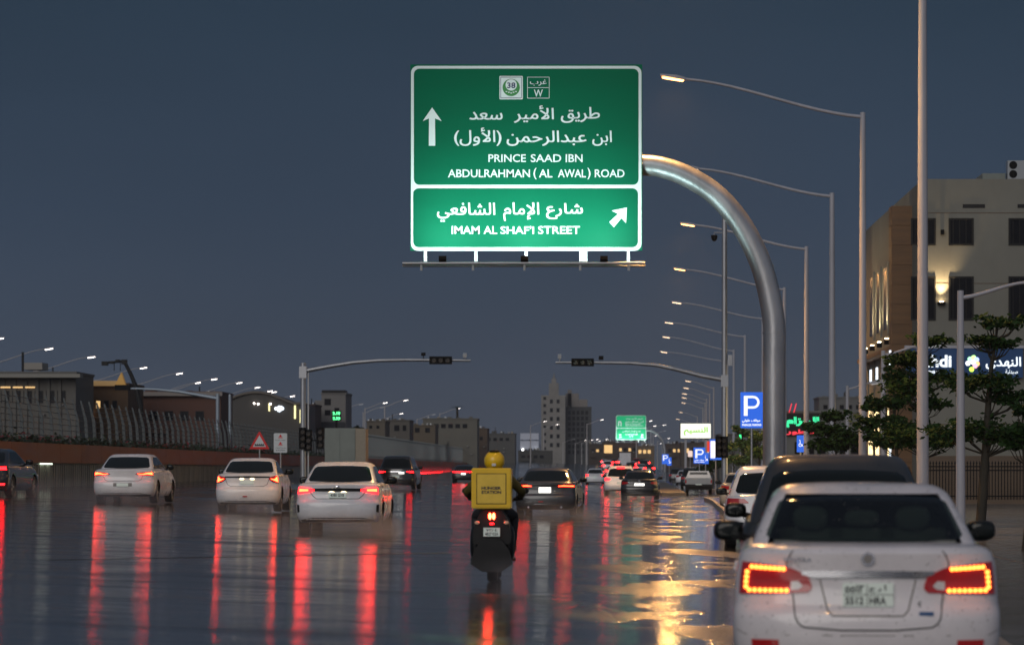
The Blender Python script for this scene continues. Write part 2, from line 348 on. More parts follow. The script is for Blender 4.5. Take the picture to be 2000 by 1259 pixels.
# ---------------------------------------------------------------- cars
def interp(tab, z, k):
    if z <= tab[0][0]: return tab[0][k]
    for a, b in zip(tab, tab[1:]):
        if z <= b[0]: 
            t = (z - a[0]) / (b[0] - a[0]); return a[k] + (b[k] - a[k]) * t
    return tab[-1][k]
def lin(pts, x):
    if x <= pts[0][0]: return pts[0][1]
    for a, b in zip(pts, pts[1:]):
        if x <= b[0]: return a[1] + (b[1] - a[1]) * (x - a[0]) / (b[0] - a[0])
    return pts[-1][1]
WHEEL = {}
def wheel_mesh(r, w):
    k = (round(r, 2), round(w, 2))
    if k in WHEEL: return WHEEL[k]
    t = MB(); pr = [(r * .64, -w / 2 + .02), (r * .70, -w / 2), (r * .93, -w / 2), (r, -w / 2 + .03), (r, w / 2 - .03), (r * .93, w / 2), (r * .70, w / 2), (r * .64, w / 2 - .02)]
    n = 28; vs = [(x, q * cos(2 * pi * i / n), q * sin(2 * pi * i / n)) for i in range(n) for q, x in pr]; m_ = len(pr)
    t.add(vs, [(i * m_ + j, i * m_ + (j + 1) % m_, ((i + 1) % n) * m_ + (j + 1) % m_, ((i + 1) % n) * m_ + j) for i in range(n) for j in range(m_)])
    ri = MB(); ri.tube([(-w / 2 + .05, 0, 0), (w / 2 - .05, 0, 0)], r * .60, 24)
    for q in range(5):
        a = 2 * pi * q / 5
        for sx in (-1, 1): ri.box((sx * (w / 2 - .03), r * .36 * cos(a), r * .36 * sin(a)), (.03, .075, r * .60), rx=a - pi / 2)
    for sx in (-1, 1): ri.tube([(sx * (w / 2 - .05), 0, 0), (sx * (w / 2 - .01), 0, 0)], .06, 12)
    WHEEL[k] = (t.mesh('tyre', M['rubber'], 50), ri.mesh('rim', M['rim'], 30)); return WHEEL[k]
def make_car(name, label, cat, loc, rz, paint, group=None, W=1.78, L=4.5, H=1.45, D=1.0, kind='sedan', lamps=(), strips=(), plate=(0, .70, .36, .14), platem='plate', glass='glass',
             detail=True, mirrors=True, wr=.32, lower='plastic', extra=None, exhaust=False):
    root = thing(name, label, cat, loc, rz, group)
    w2 = W / 2; pm = M[paint]
    if kind == 'sedan':
        LV = [(.20, .90, .12, .14), (.27, .955, .035, .06), (.36, .985, .008, .01), (.46, .998, 0, 0), (.56, 1, 0, 0), (.62, .998, .012, .01), (.66, .992, .045, .05), (.68, .990, .055, .08),
              (.68 + (D - .68) * .4, .982, .066, .2), (.68 + (D - .68) * .7, .966, .055, .35), (.68 + (D - .68) * .88, .94, .048, .5), (D - .015, .905, .075, .65), (D, .86, .13, .8)]
        G0 = dict(z0=D - .03, z1=H - .035, w0=.865 * w2, w1=.665 * w2, r0=.50, r1=1.22, f0=L - 1.05, f1=L - 2.0)
    else:
        LV = [(.24, .90, .14, .14), (.30, .95, .05, .06), (.42, .985, .01, .01), (.56, 1, 0, 0), (.66, .998, .02, .01), (.72, .990, .06, .08),
              (.72 + (D - .72) * .4, .985, .075, .2), (.72 + (D - .72) * .75, .97, .09, .35), (D - .02, .94, .11, .6), (D, .90, .14, .8)]
        G0 = dict(z0=D - .03, z1=H - .035, w0=.90 * w2, w1=.68 * w2, r0=.15, r1=.66, f0=L - 1.0, f1=L - 1.75)
    NP, R, n_ = 10, .40, 2.7
    def ly(xf, z): 
        return interp(LV, z, 2) + R * (1 - max(0, 1 - abs(xf) ** n_) ** (1 / n_))
    def LS(xf, z, off=0):
        w = interp(LV, z, 1) * w2; nx = math.copysign(abs(xf) ** 4, xf) * 1.2; l = sqrt(nx * nx + 1)
        return (xf * w + off * nx / l, ly(xf, z) - off / l, z)
    def ring(w, yr, yf, Rr, Rf, n, zf):
        half = []
        for i in range(NP + 1):
            t = pi / 2 * i / NP; half.append((w * sin(t) ** (2 / n) if i else 0, yr + Rr * (1 - (cos(t) ** (2 / n) if i < NP else 0))))
        for i in range(1, 8): half.append((w, yr + Rr + (yf - Rf - yr - Rr) * i / 8))
        for i in range(NP, -1, -1):
            t = pi / 2 * i / NP; half.append((w * sin(t) ** (2 / n) if i else 0, yf - Rf * (1 - (cos(t) ** (2 / n) if i < NP else 0))))
        full = half + [(-x, y) for x, y in half[-2:0:-1]]
        return [(x, y, zf(x, y)) for x, y in full]
    b = MB()
    def hood(z):
        def f(x, y):
            t = min(1, max(0, (y - (L - 1.5)) / 1.5)); t = t * t * (3 - 2 * t)
            return z if z < .6 else .6 + (z - .6) * (1 - .45 * t)
        return f
    rings = [ring(interp(LV, z, 1) * w2, y0, L - f0, R, .5, n_, hood(z)) for z, _, y0, f0 in LV]
    for q, dz in ((.90, .012), (.6, .022), (.25, .026)):
        z, wf, y0, f0 = LV[-1]; wq = wf * w2 * q; ins = wf * w2 * (1 - q)
        rings.append(ring(wq, y0 + ins * .9, L - f0 - ins, R * q, .5 * q, n_, hood(z + dz)))
    def stack(mb, rings):
        n = len(rings[0]); vs = [p for r in rings for p in r]
        fs = [(j * n + i, j * n + (i + 1) % n, (j + 1) * n + (i + 1) % n, (j + 1) * n + i) for j in range(len(rings) - 1) for i in range(n)]
        fs += [tuple(range(n))[::-1], tuple(range((len(rings) - 1) * n, len(rings) * n))]
        mb.add(vs, fs)
    stack(b, rings)
    me = b.mesh('body', [pm, M['dark']], 42)
    ry, fy = .92 if kind == 'sedan' else .90, L - .86
    if detail:
        bo = link(bpy.data.objects.new('cutter_target', me)); c = MB(); c.cur = 1
        for y in (ry, fy):
            for sx in (-1, 1): c.tube([(sx * (w2 - .30), y, wr + .01), (sx * (w2 + .2), y, wr + .01)], wr + .055, 28)
        co = link(bpy.data.objects.new('cutter', c.mesh('cutter', [pm, M['dark']])))
        md = bo.modifiers.new('b', 'BOOLEAN'); md.operation = 'DIFFERENCE'; md.object = co; md.solver = 'EXACT'
        bpy.context.view_layer.update(); dg = bpy.context.evaluated_depsgraph_get()
        me2 = bpy.data.meshes.new_from_object(bo.evaluated_get(dg)); bpy.data.objects.remove(bo); bpy.data.objects.remove(co)
        me = me2; me.name = 'body'
    # greenhouse
    g = G0
    def GH(h):
        e = max(0, h - .86) / .14
        return (g['w0'] + (g['w1'] - g['w0']) * h ** 1.15 - .035 * e * e, g['r0'] + (g['r1'] - g['r0']) * h ** 1.08 + .05 * e * e, g['f0'] + (g['f1'] - g['f0']) * h - .05 * e * e, g['z0'] + (g['z1'] - g['z0']) * h)
    GR, gn = (.30, 3.0) if kind == 'sedan' else (.26, 3.4)
    def GS(xf, h, off=0):
        w, yr, yf, z = GH(h); nx = math.copysign(abs(xf) ** 4, xf) * 1.2; l = sqrt(nx * nx + 1.3)
        return (xf * w + off * nx / l, yr + GR * (1 - max(0, 1 - abs(xf) ** gn) ** (1 / gn)) - off / l, z + off * .5)
    def GF(xf, h, off=0):
        w, yr, yf, z = GH(h); return (xf * w, yf - .45 * (1 - max(0, 1 - abs(xf) ** gn) ** (1 / gn)) + off, z + off * .5)
    b = MB(); gr = []
    for h in (0, .1, .25, .4, .55, .7, .82, .90, .96, 1.0):
        w, yr, yf, z = GH(h); gr.append(ring(w, yr, yf, GR, .45, gn, lambda x, y, z=z: z))
    w, yr, yf, z = GH(1)
    for q, dz in ((.93, .016), (.8, .026), (.5, .034), (.2, .037)):
        ins = w * (1 - q); gr.append(ring(w * q, yr + ins * 1.1, yf - ins * 1.1, GR * q, .45 * q, gn, lambda x, y, z=z, dz=dz: z + dz))
    stack(b, gr)
    bm = bmesh.new(); bm.from_mesh(me); gm = b.mesh('g', [pm], 42); bm.from_mesh(gm); bm.to_mesh(me); bm.free()
    if glass == 'glassg':      # open the shell behind the rear window and furnish the cabin
        bm = bmesh.new(); bm.from_mesh(me); dl = []
        for f in bm.faces:
            p = f.calc_center_median(); h = (p.z - g['z0']) / (g['z1'] - g['z0'])
            if .12 < h < .86:
                w, yr, yf, z = GH(h)
                if p.y < yr + .16 and abs(p.x) < w * .86: dl.append(f)
            elif h > 0 and abs(p.x) < .62 and g['r0'] + .25 < p.y < g['f0'] - .5 and h < .3: dl.append(f)
        bmesh.ops.delete(bm, geom=dl, context='FACES'); bm.to_mesh(me); bm.free()
        sh = MB(); sh.b2(-.62, .62, .62, 1.15, D - .02, D + .03); sh.build('parcel_shelf', M['cabin'], root)
        for x_ in (-.36, .36, 0):
            for y_, zz in ((1.22, D + .17), (2.35, D + .17)):
                if x_ == 0 and y_ > 2: continue
                sh = MB(); sh.ell((x_, y_, zz), (.125, .05, .085 if x_ else .06), 14, 8, .7); sh.b2(x_ - .23, x_ + .23, y_, y_ + .1, D - .4, zz - .07); sh.build('seat', M['cabin'], root, 50)
    me.shade_smooth(); me.set_sharp_from_angle(angle=radians(38))
    link(bpy.data.objects.new('body', me), root)
    def patch(mb, surf, top, bot, nx=10, nz=3, off=.006, back=.03):
        x0, x1 = top[0][0], top[-1][0]; nx = max(nx, 2)
        xs_ = sorted(set([x0 + (x1 - x0) * i / nx for i in range(nx + 1)] + [p[0] for p in top + bot if x0 <= p[0] <= x1]))
        m_ = nz + 1; vs = []
        for x in xs_:
            a, c_ = lin(top, x), lin(bot, x)
            for j in range(m_): vs.append(surf(x, c_ + (a - c_) * j / nz, off))
        k = len(xs_); fs = [(i * m_ + j, (i + 1) * m_ + j, (i + 1) * m_ + j + 1, i * m_ + j + 1) for i in range(k - 1) for j in range(nz)]
        edge = [i * m_ for i in range(k)] + [(k - 1) * m_ + j for j in range(1, m_)] + [i * m_ + nz for i in range(k - 2, -1, -1)] + [j for j in range(nz - 1, 0, -1)]
        base = len(vs); 
        for e in edge: v = vs[e]; vs.append((v[0] * .995, v[1] + back, v[2]))
        ne = len(edge); fs += [(edge[i], edge[(i + 1) % ne], base + (i + 1) % ne, base + i) for i in range(ne)]
        mb.add(vs, fs)
    # glazing
    q = MB(); x1 = .90 if kind == 'sedan' else .88
    hl, hh = (.15, .86) if kind == 'sedan' else (.10, .80)
    patch(q, GS, [(-x1, hh - .10), (-x1 + .08, hh - .02), (-.3, hh + .01), (.3, hh + .01), (x1 - .08, hh - .02), (x1, hh - .10)], [(-x1, hl + .08), (-x1 + .06, hl), (-.3, hl - .03), (.3, hl - .03), (x1 - .06, hl), (x1, hl + .08)], 22, 6, .004, .02)
    q.build('rear_window', M[glass], root, 50)
    for sx in (-1, 1):
        def SS(y, h, off, sx=sx):
            w, yr, yf, z = GH(h); return (sx * (w + off), y, z)
        wins = [((g['r0'] + .42, g['r1'] + .30), (g['r1'] + 1.05, g['r1'] + 1.03)), ((g['r1'] + 1.10, g['r1'] + 1.08), (g['f0'] - .55, g['f1'] - .28))] if kind == 'sedan' else \
            [((g['r0'] + .40, g['r1'] + .12), (1.35, 1.42)), ((1.42, 1.48), (2.35, 2.33)), ((2.42, 2.38), (g['f0'] - .5, g['f1'] - .25))]
        for (a0, a1), (c0, c1) in wins:
            q = MB(); vs = []
            for i in range(9):
                for j in range(5):
                    t = i / 8; h = .10 + .76 * j / 4; ya = a0 + (a1 - a0) * j / 4; yc = c0 + (c1 - c0) * j / 4
                    vs.append(SS(ya + (yc - ya) * t, h, .006))
            q.add(vs, [(i * 5 + j, (i + 1) * 5 + j, (i + 1) * 5 + j + 1, i * 5 + j + 1) for i in range(8) for j in range(4)]); q.build('side_window', M[glass], root, 50)
            if not detail: break
    q = MB(); patch(q, GF, [(-.9, .8), (0, .84), (.9, .8)], [(-.9, .12), (0, .10), (.9, .12)], 12, 3, .004, -.02); q.build('windscreen', M[glass], root, 50)
    # lamps, strips
    for lp in lamps:
        for sx in ((-1, 1) if lp.get('both', True) else (1,)):
            q = MB()
            if sx > 0: tp, bt = lp['top'], lp['bot']
            else: tp, bt = [(-x, z) for x, z in reversed(lp['top'])], [(-x, z) for x, z in reversed(lp['bot'])]
            patch(q, LS, tp, bt, lp.get('n', 8), lp.get('nz', 2), lp.get('off', .008), .03)
            q.build(lp['name'], M[lp['m']], root, 50)
    # lower valance, plate, seam lines
    z0 = LV[0][0]
    q = MB(); patch(q, LS, [(-.93, z0 + .05), (-.6, z0 + .10), (.6, z0 + .10), (.93, z0 + .05)], [(-.93, z0 + .005), (.93, z0 + .005)], 16, 2, .006, .03); q.build('rear_valance', M[lower], root, 50)
    if plate:
        px, pz, pw, ph = plate; yy = ly(0, pz) - .022
        q = MB(); q.box((px, yy, pz), (pw, .02, ph)); o = q.build('number_plate', M[platem], root)
    mb_ = MB()
    for y in (ry, fy):
        for sx in (-1, 1):
            t, r_ = wheel_mesh(wr, .21); o = link(bpy.data.objects.new('wheel', t), root); o.location = (sx * (w2 - .125), y, wr)
            if detail: link(bpy.data.objects.new('rim', r_), o)
    if mirrors:
        my = g['f0'] - .75; mz = g['z0'] + .05
        for sx in (-1, 1):
            q = MB(); q.ell((sx * (w2 + .055), my, mz + .03), (.115, .075, .078), 16, 10, .7); q.tube([(sx * (w2 * .86), my + .03, mz - .04), (sx * (w2 + .03), my, mz)], .03, 8)
            o = q.build('wing_mirror', M['plastic' if paint != 'greypaint' else 'greypaint'], root, 50)
            q = MB(); q.ell((sx * (w2 + .058), my - .068, mz + .03), (.096, .016, .062), 14, 8, .7); q.build('mirror_glass', M['glass'], o, 50)
    if detail:
        for sx in (-1, 1):
            q = MB(); pts = [LS(sx * .93, z, .003) for z in (.70, .80, .9)]
            for y in (1.75, 2.75):
                h = MB(); w = interp(LV, .86, 1) * w2; h.box((sx * (w + .012), y, .86), (.03, .17, .028)); h.build('door_handle', pm if paint not in ('blackpaint',) else M['chrome'], root)
            for y in (1.25, 2.30, 3.2):     # door shut lines
                h = MB(); zz = [.36, .5, .62, .75, .88, D - .06]
                vs = []
                for z in zz: w = interp(LV, z, 1) * w2 + .0015; vs += [(sx * w, y - .006, z), (sx * w, y + .006, z)]
                h.add(vs, [(2 * i, 2 * i + 1, 2 * i + 3, 2 * i + 2) for i in range(5)]); h.build('door_gap', M['dark'], root)
        hl_ = MB()
        for sx in (-1, 1):
            q = MB(); q.ell((sx * (w2 - .28), L - .12, .64), (.22, .12, .07), 12, 8, .8); q.build('headlamp', M['clear'], root, 50)
    if exhaust:
        for sx in (-1, 1): q = MB(); q.tube([(sx * .5, .03, .27), (sx * .5, .2, .27)], .035, 10); q.build('exhaust_pipe', M['chrome'], root, 50)
    if extra: extra(root, LS, GS, patch, dict(ly=ly, W=W, w2=w2, GH=GH))
    return root
def gapline(root, LS, pts, w=.006, name='boot_gap', m='dark', off=.0025, nsub=6):
    """thin line drawn on the tail along (xf, z) points"""
    q = MB(); P_ = []
    for (a, b_), (c, d) in zip(pts, pts[1:]):
        for i in range(nsub): P_.append((a + (c - a) * i / nsub, b_ + (d - b_) * i / nsub))
    P_.append(pts[-1]); vs = []
    for i, (x, z) in enumerate(P_):
        a = P_[max(i - 1, 0)]; b_ = P_[min(i + 1, len(P_) - 1)]; dx, dz = b_[0] - a[0], b_[1] - a[1]; l = sqrt(dx * dx + dz * dz) or 1
        nx, nz = -dz / l * w / 2, dx / l * w / 2
        vs += [LS(x + nx, z + nz, off), LS(x - nx, z - nz, off)]
    q.add(vs, [(2 * i, 2 * i + 1, 2 * i + 3, 2 * i + 2) for i in range(len(P_) - 1)]); return q.build(name, M[m], root, recalc=False)
def arc_pts(cx, cz, r, a0, a1, n=5, kx=1): return [(cx + kx * r * cos(radians(a0 + (a1 - a0) * i / n)), cz + r * sin(radians(a0 + (a1 - a0) * i / n))) for i in range(n + 1)]

# 1. the white saloon parked nearest, brake lamps with a ring of small bulbs
def fg_extra(root, LS, GS, patch, d):
    for sx in (-1, 1):
        out = [o for o in root.children if o.name.startswith('tail_lamp') and (o.data.vertices[0].co.x > 0) == (sx > 0)][0]
        rows = [(.63 + .235 * i / 7, .908 + .012 * i / 7) for i in range(8)] + [(.895, .885 - .033 * i) for i in range(4)] + [(.60 + .27 * i / 7, .765) for i in range(8)]
        for x, z in rows:
            q = MB(); p = LS(sx * (x + .005), z, .02); q.ell(p, (.0145, .010, .0145), 10, 6); q.build('bulb', M['ledamber'], out, 60)
        q = MB(); tp = [(.49, .80), (.52, .828), (.575, .825)]; bt = [(.49, .79), (.52, .772), (.575, .768)]
        if sx < 0: tp = [(-x, z) for x, z in reversed(tp)]; bt = [(-x, z) for x, z in reversed(bt)]
        patch(q, LS, tp, bt, 4, 2, .013, .02); q.build('reversing_lens', M['clear'], out, 50)
    # boot outline and handle recess
    gapline(root, LS, [(-.60, 1.03), (-.62, .95), (-.59, .80), (-.56, .74)] + arc_pts(-.44, .62, .10, 185, 255, 4) + [(-.2, .505), (.2, .505)] + arc_pts(.44, .62, .10, 285, 355, 4) + [(.56, .74), (.59, .80), (.62, .95), (.60, 1.03)], .010)
    for pts in ([(-.36, .84), (-.30, .64), (-.26, .60), (.26, .60), (.30, .64), (.36, .84)],): gapline(root, LS, pts, .012, 'plate_recess_edge', 'shade', .002)
    q = MB(); patch(q, LS, [(-.50, .893), (0, .90), (.50, .893)], [(-.50, .872), (-.42, .852), (.42, .852), (.50, .872)], 14, 3, .016, .03); q.build('chrome_bar', M['chrome'], root, 50)
    q = MB(); y0 = d['ly'](0, .965); q.tube([(0, y0 - .012, .975), (0, y0 + .01, .975)], .045, 24); e = q.build('badge', M['chrome'], root, 50)
    q = MB(); q.tube([(0, y0 - .014, .975), (0, y0 - .004, .975)], .030, 20); q.build('badge_disc', M['shade'], e, 50)
    q = MB(); text(q, 'SENTRA', -.56, -.37, .955, .985, y0 + .012); q.build('model_lettering', M['chrome'], root)
    q = MB(); text(q, 'S', .33, .352, .655, .69, d['ly'](.4, .67) - .006); q.build('model_letter', M['ink'], root)
    q = MB(); q.box((.385, d['ly'](.43, .615) - .004, .615), (.095, .006, .026)); q.build('blue_sticker', M['bluestick'], root)
    pl = [o for o in root.children if o.name.startswith('number_plate')][0]; yy = d['ly'](0, .74) - .036
    for t_, x0_, x1_, z0_, z1_, ar_ in (('٢١٥٥', -.15, -.03, .755, .805, True), ('أ ر ح', .01, .12, .755, .805, True), ('5512', -.15, -.03, .675, .725, False), ('HRA', .01, .12, .675, .725, False)):
        q = MB(); text(q, t_, x0_, x1_, z0_, z1_, yy, ar_, .03); q.build('plate_lettering', M['ink'], pl)
    q = MB(); q.b2(-.165, .165, yy - .001, yy + .004, .738, .742); q.b2(-.008, -.004, yy - .001, yy + .004, .665, .81); q.build('plate_line', M['ink'], pl)
    q = MB(); rnd = random.Random(3)
    for _ in range(330):
        if rnd.random() < .72: x, z = rnd.uniform(-.95, .95), rnd.uniform(.45, 1.04); p = LS(x, z, .001)
        else: x, h = rnd.uniform(-.97, .97), rnd.uniform(.0, .99); p = GS(x, h, .005)
        r_ = rnd.uniform(.002, .0045); q.ell(p, (r_, r_ * .7, r_ * 1.2), 7, 5)
    stuff(q.build('rain_drops', M['drop'], root, 60, recalc=False))
    for sx in (-1, 1):
        q = MB(); tp = [(.66, .44), (.86, .44)]; bt = [(.66, .385), (.86, .385)]
        if sx < 0: tp = [(-x, z) for x, z in reversed(tp)]; bt = [(-x, z) for x, z in reversed(bt)]
        patch(q, LS, tp, bt, 4, 1, .006, .02); q.build('bumper_reflector', M['redlens'], root)
    q = MB(); q.ell((0, 2.0, 1.452), (.02, .06, .02)); 
    for x in (-.38, .38, 0):      # head restraints seen dimly as printed ceramic edge
        pass
    gapline(root, LS, [(-.97, .50), (-.9, .47), (.9, .47), (.97, .50)], .006, 'bumper_crease', 'shade', .001)
M['drop'] = mat('water_drop', (.10, .10, .10), .03, ior=1.33, coat=1)
M['shade'] = mat('recess_grey', (.23, .22, .21), .5); M['bluestick'] = mat('blue_badge', (.03, .10, .25), .4)
make_car('parked_car', 'white saloon nearest the camera, parked at lower right with glowing rings of brake bulbs', 'car', (1.748, F / 295, -.075), radians(-3.2), 'pearl', W=1.80, L=4.62, H=1.475, D=1.055, glass='glassg',
         lamps=[dict(name='tail_lamp', top=[(.42, .80), (.45, .865), (.58, .915), (.74, .935), (.955, .955)], bot=[(.42, .775), (.45, .752), (.955, .738)], m='redlens', n=16, nz=5, off=.012)],
         plate=(0, .74, .335, .155), extra=fg_extra)

def mlamp(name, top, bot, m, **k): return dict(name=name, top=top, bot=bot, m=m, **k)
# 2. dark SUV in front of it
def suvdark(root, LS, GS, patch, d):
    for sx in (-1, 1):
        q = MB(); q.tube([(sx * .62, 1.0, 1.60), (sx * .62, 1.3, 1.655), (sx * .62, 2.6, 1.655), (sx * .62, 2.9, 1.61)], .018, 8); q.build('roof_rail', M['plastic'], root, 50)
make_car('parked_suv', 'dark grey SUV parked between the white saloon and the gantry post', 'SUV', (2.25, F / 205, -.09), radians(-3.0), 'darkpaint', W=1.92, L=4.75, H=1.73, D=1.10, kind='suv', wr=.36,
         lamps=[mlamp('tail_lamp', [(.60, .98), (.86, 1.0)], [(.60, .86), (.86, .84)], 'redlens')], extra=suvdark)
# 3. white crossover
def crossx(root, LS, GS, patch, d):
    gapline(root, LS, [(-.62, 1.0), (-.64, .8), (-.6, .6), (-.5, .55), (.5, .55), (.6, .6), (.64, .8), (.62, 1.0)], .012)
    q = MB(); patch(q, LS, [(-.93, .53), (.93, .53)], [(-.93, .31), (.93, .31)], 14, 3, .01, .03); q.build('lower_bumper', M['plastic'], root, 50)
make_car('parked_crossover', 'white crossover with unlit wide red lamps beside the foot of the tall camera pole', 'SUV', (3.33, F / 98, -.10), radians(-2), 'white', W=1.84, L=4.3, H=1.66, D=1.08, kind='suv', wr=.35,
         lamps=[mlamp('tail_lamp', [(.50, .93), (.60, 1.0), (.975, 1.01)], [(.50, .91), (.78, .90), (.975, .80)], 'redlens', off=.012), mlamp('rear_fog_lamp', [(.62, .46), (.88, .49)], [(.62, .40), (.88, .38)], 'redlens', off=.016)], extra=crossx)
# 4. white saloon, centre left
def c4(root, LS, GS, patch, d):
    q = MB(); patch(q, LS, [(-.66, .90), (0, .91), (.66, .90)], [(-.66, .845), (0, .838), (.66, .845)], 16, 2, .010, .03); q.build('lamp_bridge', M['plastic'], root, 50)
    for x in (-.12, .13):
        q = MB(); q.ell((x, d['ly'](0, .825) - .012, .825), (.055, .012, .018), 12, 6); q.build('plate_light', M['warmled'], root, 60)
    gapline(root, LS, [(-.66, .84), (-.60, .76), (-.50, .69), (.50, .69), (.60, .76), (.66, .84)], .012)
    for sx in (-1, 1):
        q = MB(); tp = [(.90, .56), (.955, .57)]; bt = [(.90, .42), (.955, .40)]
        if sx < 0: tp = [(-x, z) for x, z in reversed(tp)]; bt = [(-x, z) for x, z in reversed(bt)]
        patch(q, LS, tp, bt, 3, 2, .008, .02); q.build('bumper_vent', M['dark'], root)
    q = MB(); y0 = d['ly'](0, .93); q.ell((0, y0 - .01, .935), (.05, .015, .035)); q.build('badge', M['chrome'], root, 60)
    pl = [o for o in root.children if o.name.startswith('number_plate')][0]; yy = d['ly'](0, .765) - .036
    q = MB(); text(q, '4380 GXB', -.14, .14, .735, .795, yy); q.build('plate_lettering', M['ink'], pl)
make_car('driving_car', 'white saloon left of the yellow rider with black strip linking bright red lamps', 'car', (-5.49, F / 95, .19), radians(.2), 'white', W=1.76, L=4.45, H=1.46, D=1.01,
         lamps=[mlamp('tail_lamp', [(.56, .885), (.95, .925)], [(.56, .85), (.95, .79)], 'redglow', off=.014), mlamp('tail_lamp_core', [(.70, .885), (.92, .895)], [(.70, .845), (.92, .835)], 'redhot', off=.02)],
         plate=(0, .765, .36, .11), extra=c4)
# 5. white small saloon
def c5(root, LS, GS, patch, d):
    q = MB(); patch(q, LS, [(-.72, .955), (0, .965), (.72, .955)], [(-.72, .925), (0, .92), (.72, .925)], 14, 2, .012, .03); q.build('boot_strip', M['plastic'], root, 50)
    for x in (-.14, .14):
        q = MB(); q.ell((x, d['ly'](0, .88) - .012, .885), (.06, .012, .02), 12, 6); q.build('plate_light', M['warmled'], root, 60)
    gapline(root, LS, [(-.70, .90), (-.62, .74), (-.5, .69), (.5, .69), (.62, .74), (.70, .90)], .01)
    q = MB(); q.box((-.05, -.012, .42), (.12, .02, .035)); q.build('fog_lamp', M['redlens'], root)
make_car('driving_car', 'small white saloon behind the triangular warning sign, lamps shaped like arrowheads', 'car', (-9.56, F / 73, .335), radians(1.4), 'white', W=1.73, L=4.3, H=1.46, D=1.03,
         lamps=[mlamp('tail_lamp', [(.68, .90), (.76, .95), (.955, .98)], [(.68, .88), (.80, .80), (.955, .775)], 'redlens', off=.012), mlamp('tail_lamp_core', [(.74, .90), (.84, .885), (.94, .96)], [(.74, .885), (.84, .84), (.94, .80)], 'redhot', off=.02)],
         plate=(0, .80, .36, .11), extra=c5)
# 6. white saloon, far left
def c6(root, LS, GS, patch, d):
    gapline(root, LS, [(-.66, .86), (-.60, .70), (-.5, .66), (.5, .66), (.60, .70), (.66, .86)], .01)
    q = MB(); q.ell((-.12, d['ly'](0, .56) - .015, .56), (.03, .012, .03), 10, 6); q.build('plate_light', M['headlight'], root, 60)
    q = MB(); patch(q, LS, [(-.30, .60), (.30, .60)], [(-.27, .50), (.27, .50)], 6, 2, .006, .02); q.build('plate_recess', M['shade'], root)
make_car('driving_car', 'white saloon furthest left with long slanted red lamps in front of the orange wall', 'car', (-13.98, F / 67.3, .485), radians(0), 'white', W=1.80, L=4.6, H=1.45, D=1.0,
         lamps=[mlamp('tail_lamp', [(.42, .865), (.60, .90), (.955, .93)], [(.42, .85), (.60, .835), (.955, .80)], 'redlens', off=.012), mlamp('tail_lamp_core', [(.50, .868), (.64, .862), (.78, .895), (.94, .91)], [(.50, .855), (.64, .84), (.78, .85), (.94, .83)], 'redhot', off=.02)],
         plate=(0, .545, .34, .09), extra=c6)
# 7. dark car cut by the left edge
make_car('driving_car', 'dark saloon cut off by the left edge of the picture', 'car', (-18.86, F / 65, .63), radians(-2), 'blackpaint', W=1.80, L=4.5, H=1.48, D=1.02,
         lamps=[mlamp('tail_lamp', [(.50, .91), (.95, .93)], [(.50, .86), (.95, .83)], 'redglow', off=.014), mlamp('bumper_lamp', [(.7, .42), (.9, .43)], [(.7, .38), (.9, .37)], 'redglow', off=.014)])
# 8. dark SUV behind the second white saloon
def c8(root, LS, GS, patch, d):
    q = MB(); patch(q, LS, [(-.6, .98), (.6, .98)], [(-.6, .935), (.6, .935)], 8, 1, .012, .03); q.build('chrome_bar', M['chrome'], root)
    q = MB(); patch(q, LS, [(.15, .93), (.45, .93)], [(.15, .84), (.45, .84)], 4, 1, .012, .03); q.build('lit_panel', M['platelit'], root)
make_car('driving_suv', 'black SUV just beyond the white saloon that is left of the rider', 'SUV', (-11.0, F / 37, .38), radians(-1.5), 'blackpaint', W=1.96, L=4.9, H=1.80, D=1.12, kind='suv', wr=.37,
         lamps=[mlamp('tail_lamp', [(.56, .99), (.96, 1.02)], [(.56, .92), (.96, .86)], 'redlens', off=.014), mlamp('tail_lamp_core', [(.60, .975), (.93, .985)], [(.60, .94), (.93, .90)], 'redglow', off=.022)], extra=c8)
# 9. grey saloon right of the rider
def c9(root, LS, GS, patch, d):
    gapline(root, LS, [(-.62, .9), (-.58, .68), (.58, .68), (.62, .9)], .01)
    q = MB(); patch(q, LS, [(-.62, .935), (0, .945), (.62, .935)], [(-.62, .905), (0, .91), (.62, .905)], 12, 1, .01, .03); q.build('boot_strip', M['plastic'], root, 50)
    q = MB(); patch(q, LS, [(-.36, .365), (.36, .365)], [(-.36, .35), (.36, .35)], 6, 1, .014, .03); q.build('chrome_bar', M['chrome'], root)
    q = MB(); q.box((-.12, -.012, .44), (.14, .02, .03)); q.build('fog_lamp', M['redlens'], root)
make_car('driving_car', 'dark grey saloon right of the yellow rider with a bright lit plate', 'car', (-1.80, F / 64.5, .06), radians(-3.2), 'greypaint', W=1.86, L=4.8, H=1.47, D=1.04, lower='plastic', exhaust=True,
         lamps=[mlamp('tail_lamp', [(.40, .925), (.62, .955), (.955, .985)], [(.40, .885), (.62, .875), (.955, .85)], 'redlens', off=.012), mlamp('tail_lamp_core', [(.46, .912), (.62, .935), (.80, .925), (.95, .93)], [(.46, .90), (.62, .905), (.80, .90), (.95, .892)], 'redhot', off=.02)],
         plate=(0, .79, .37, .17), platem='platelit', extra=c9)
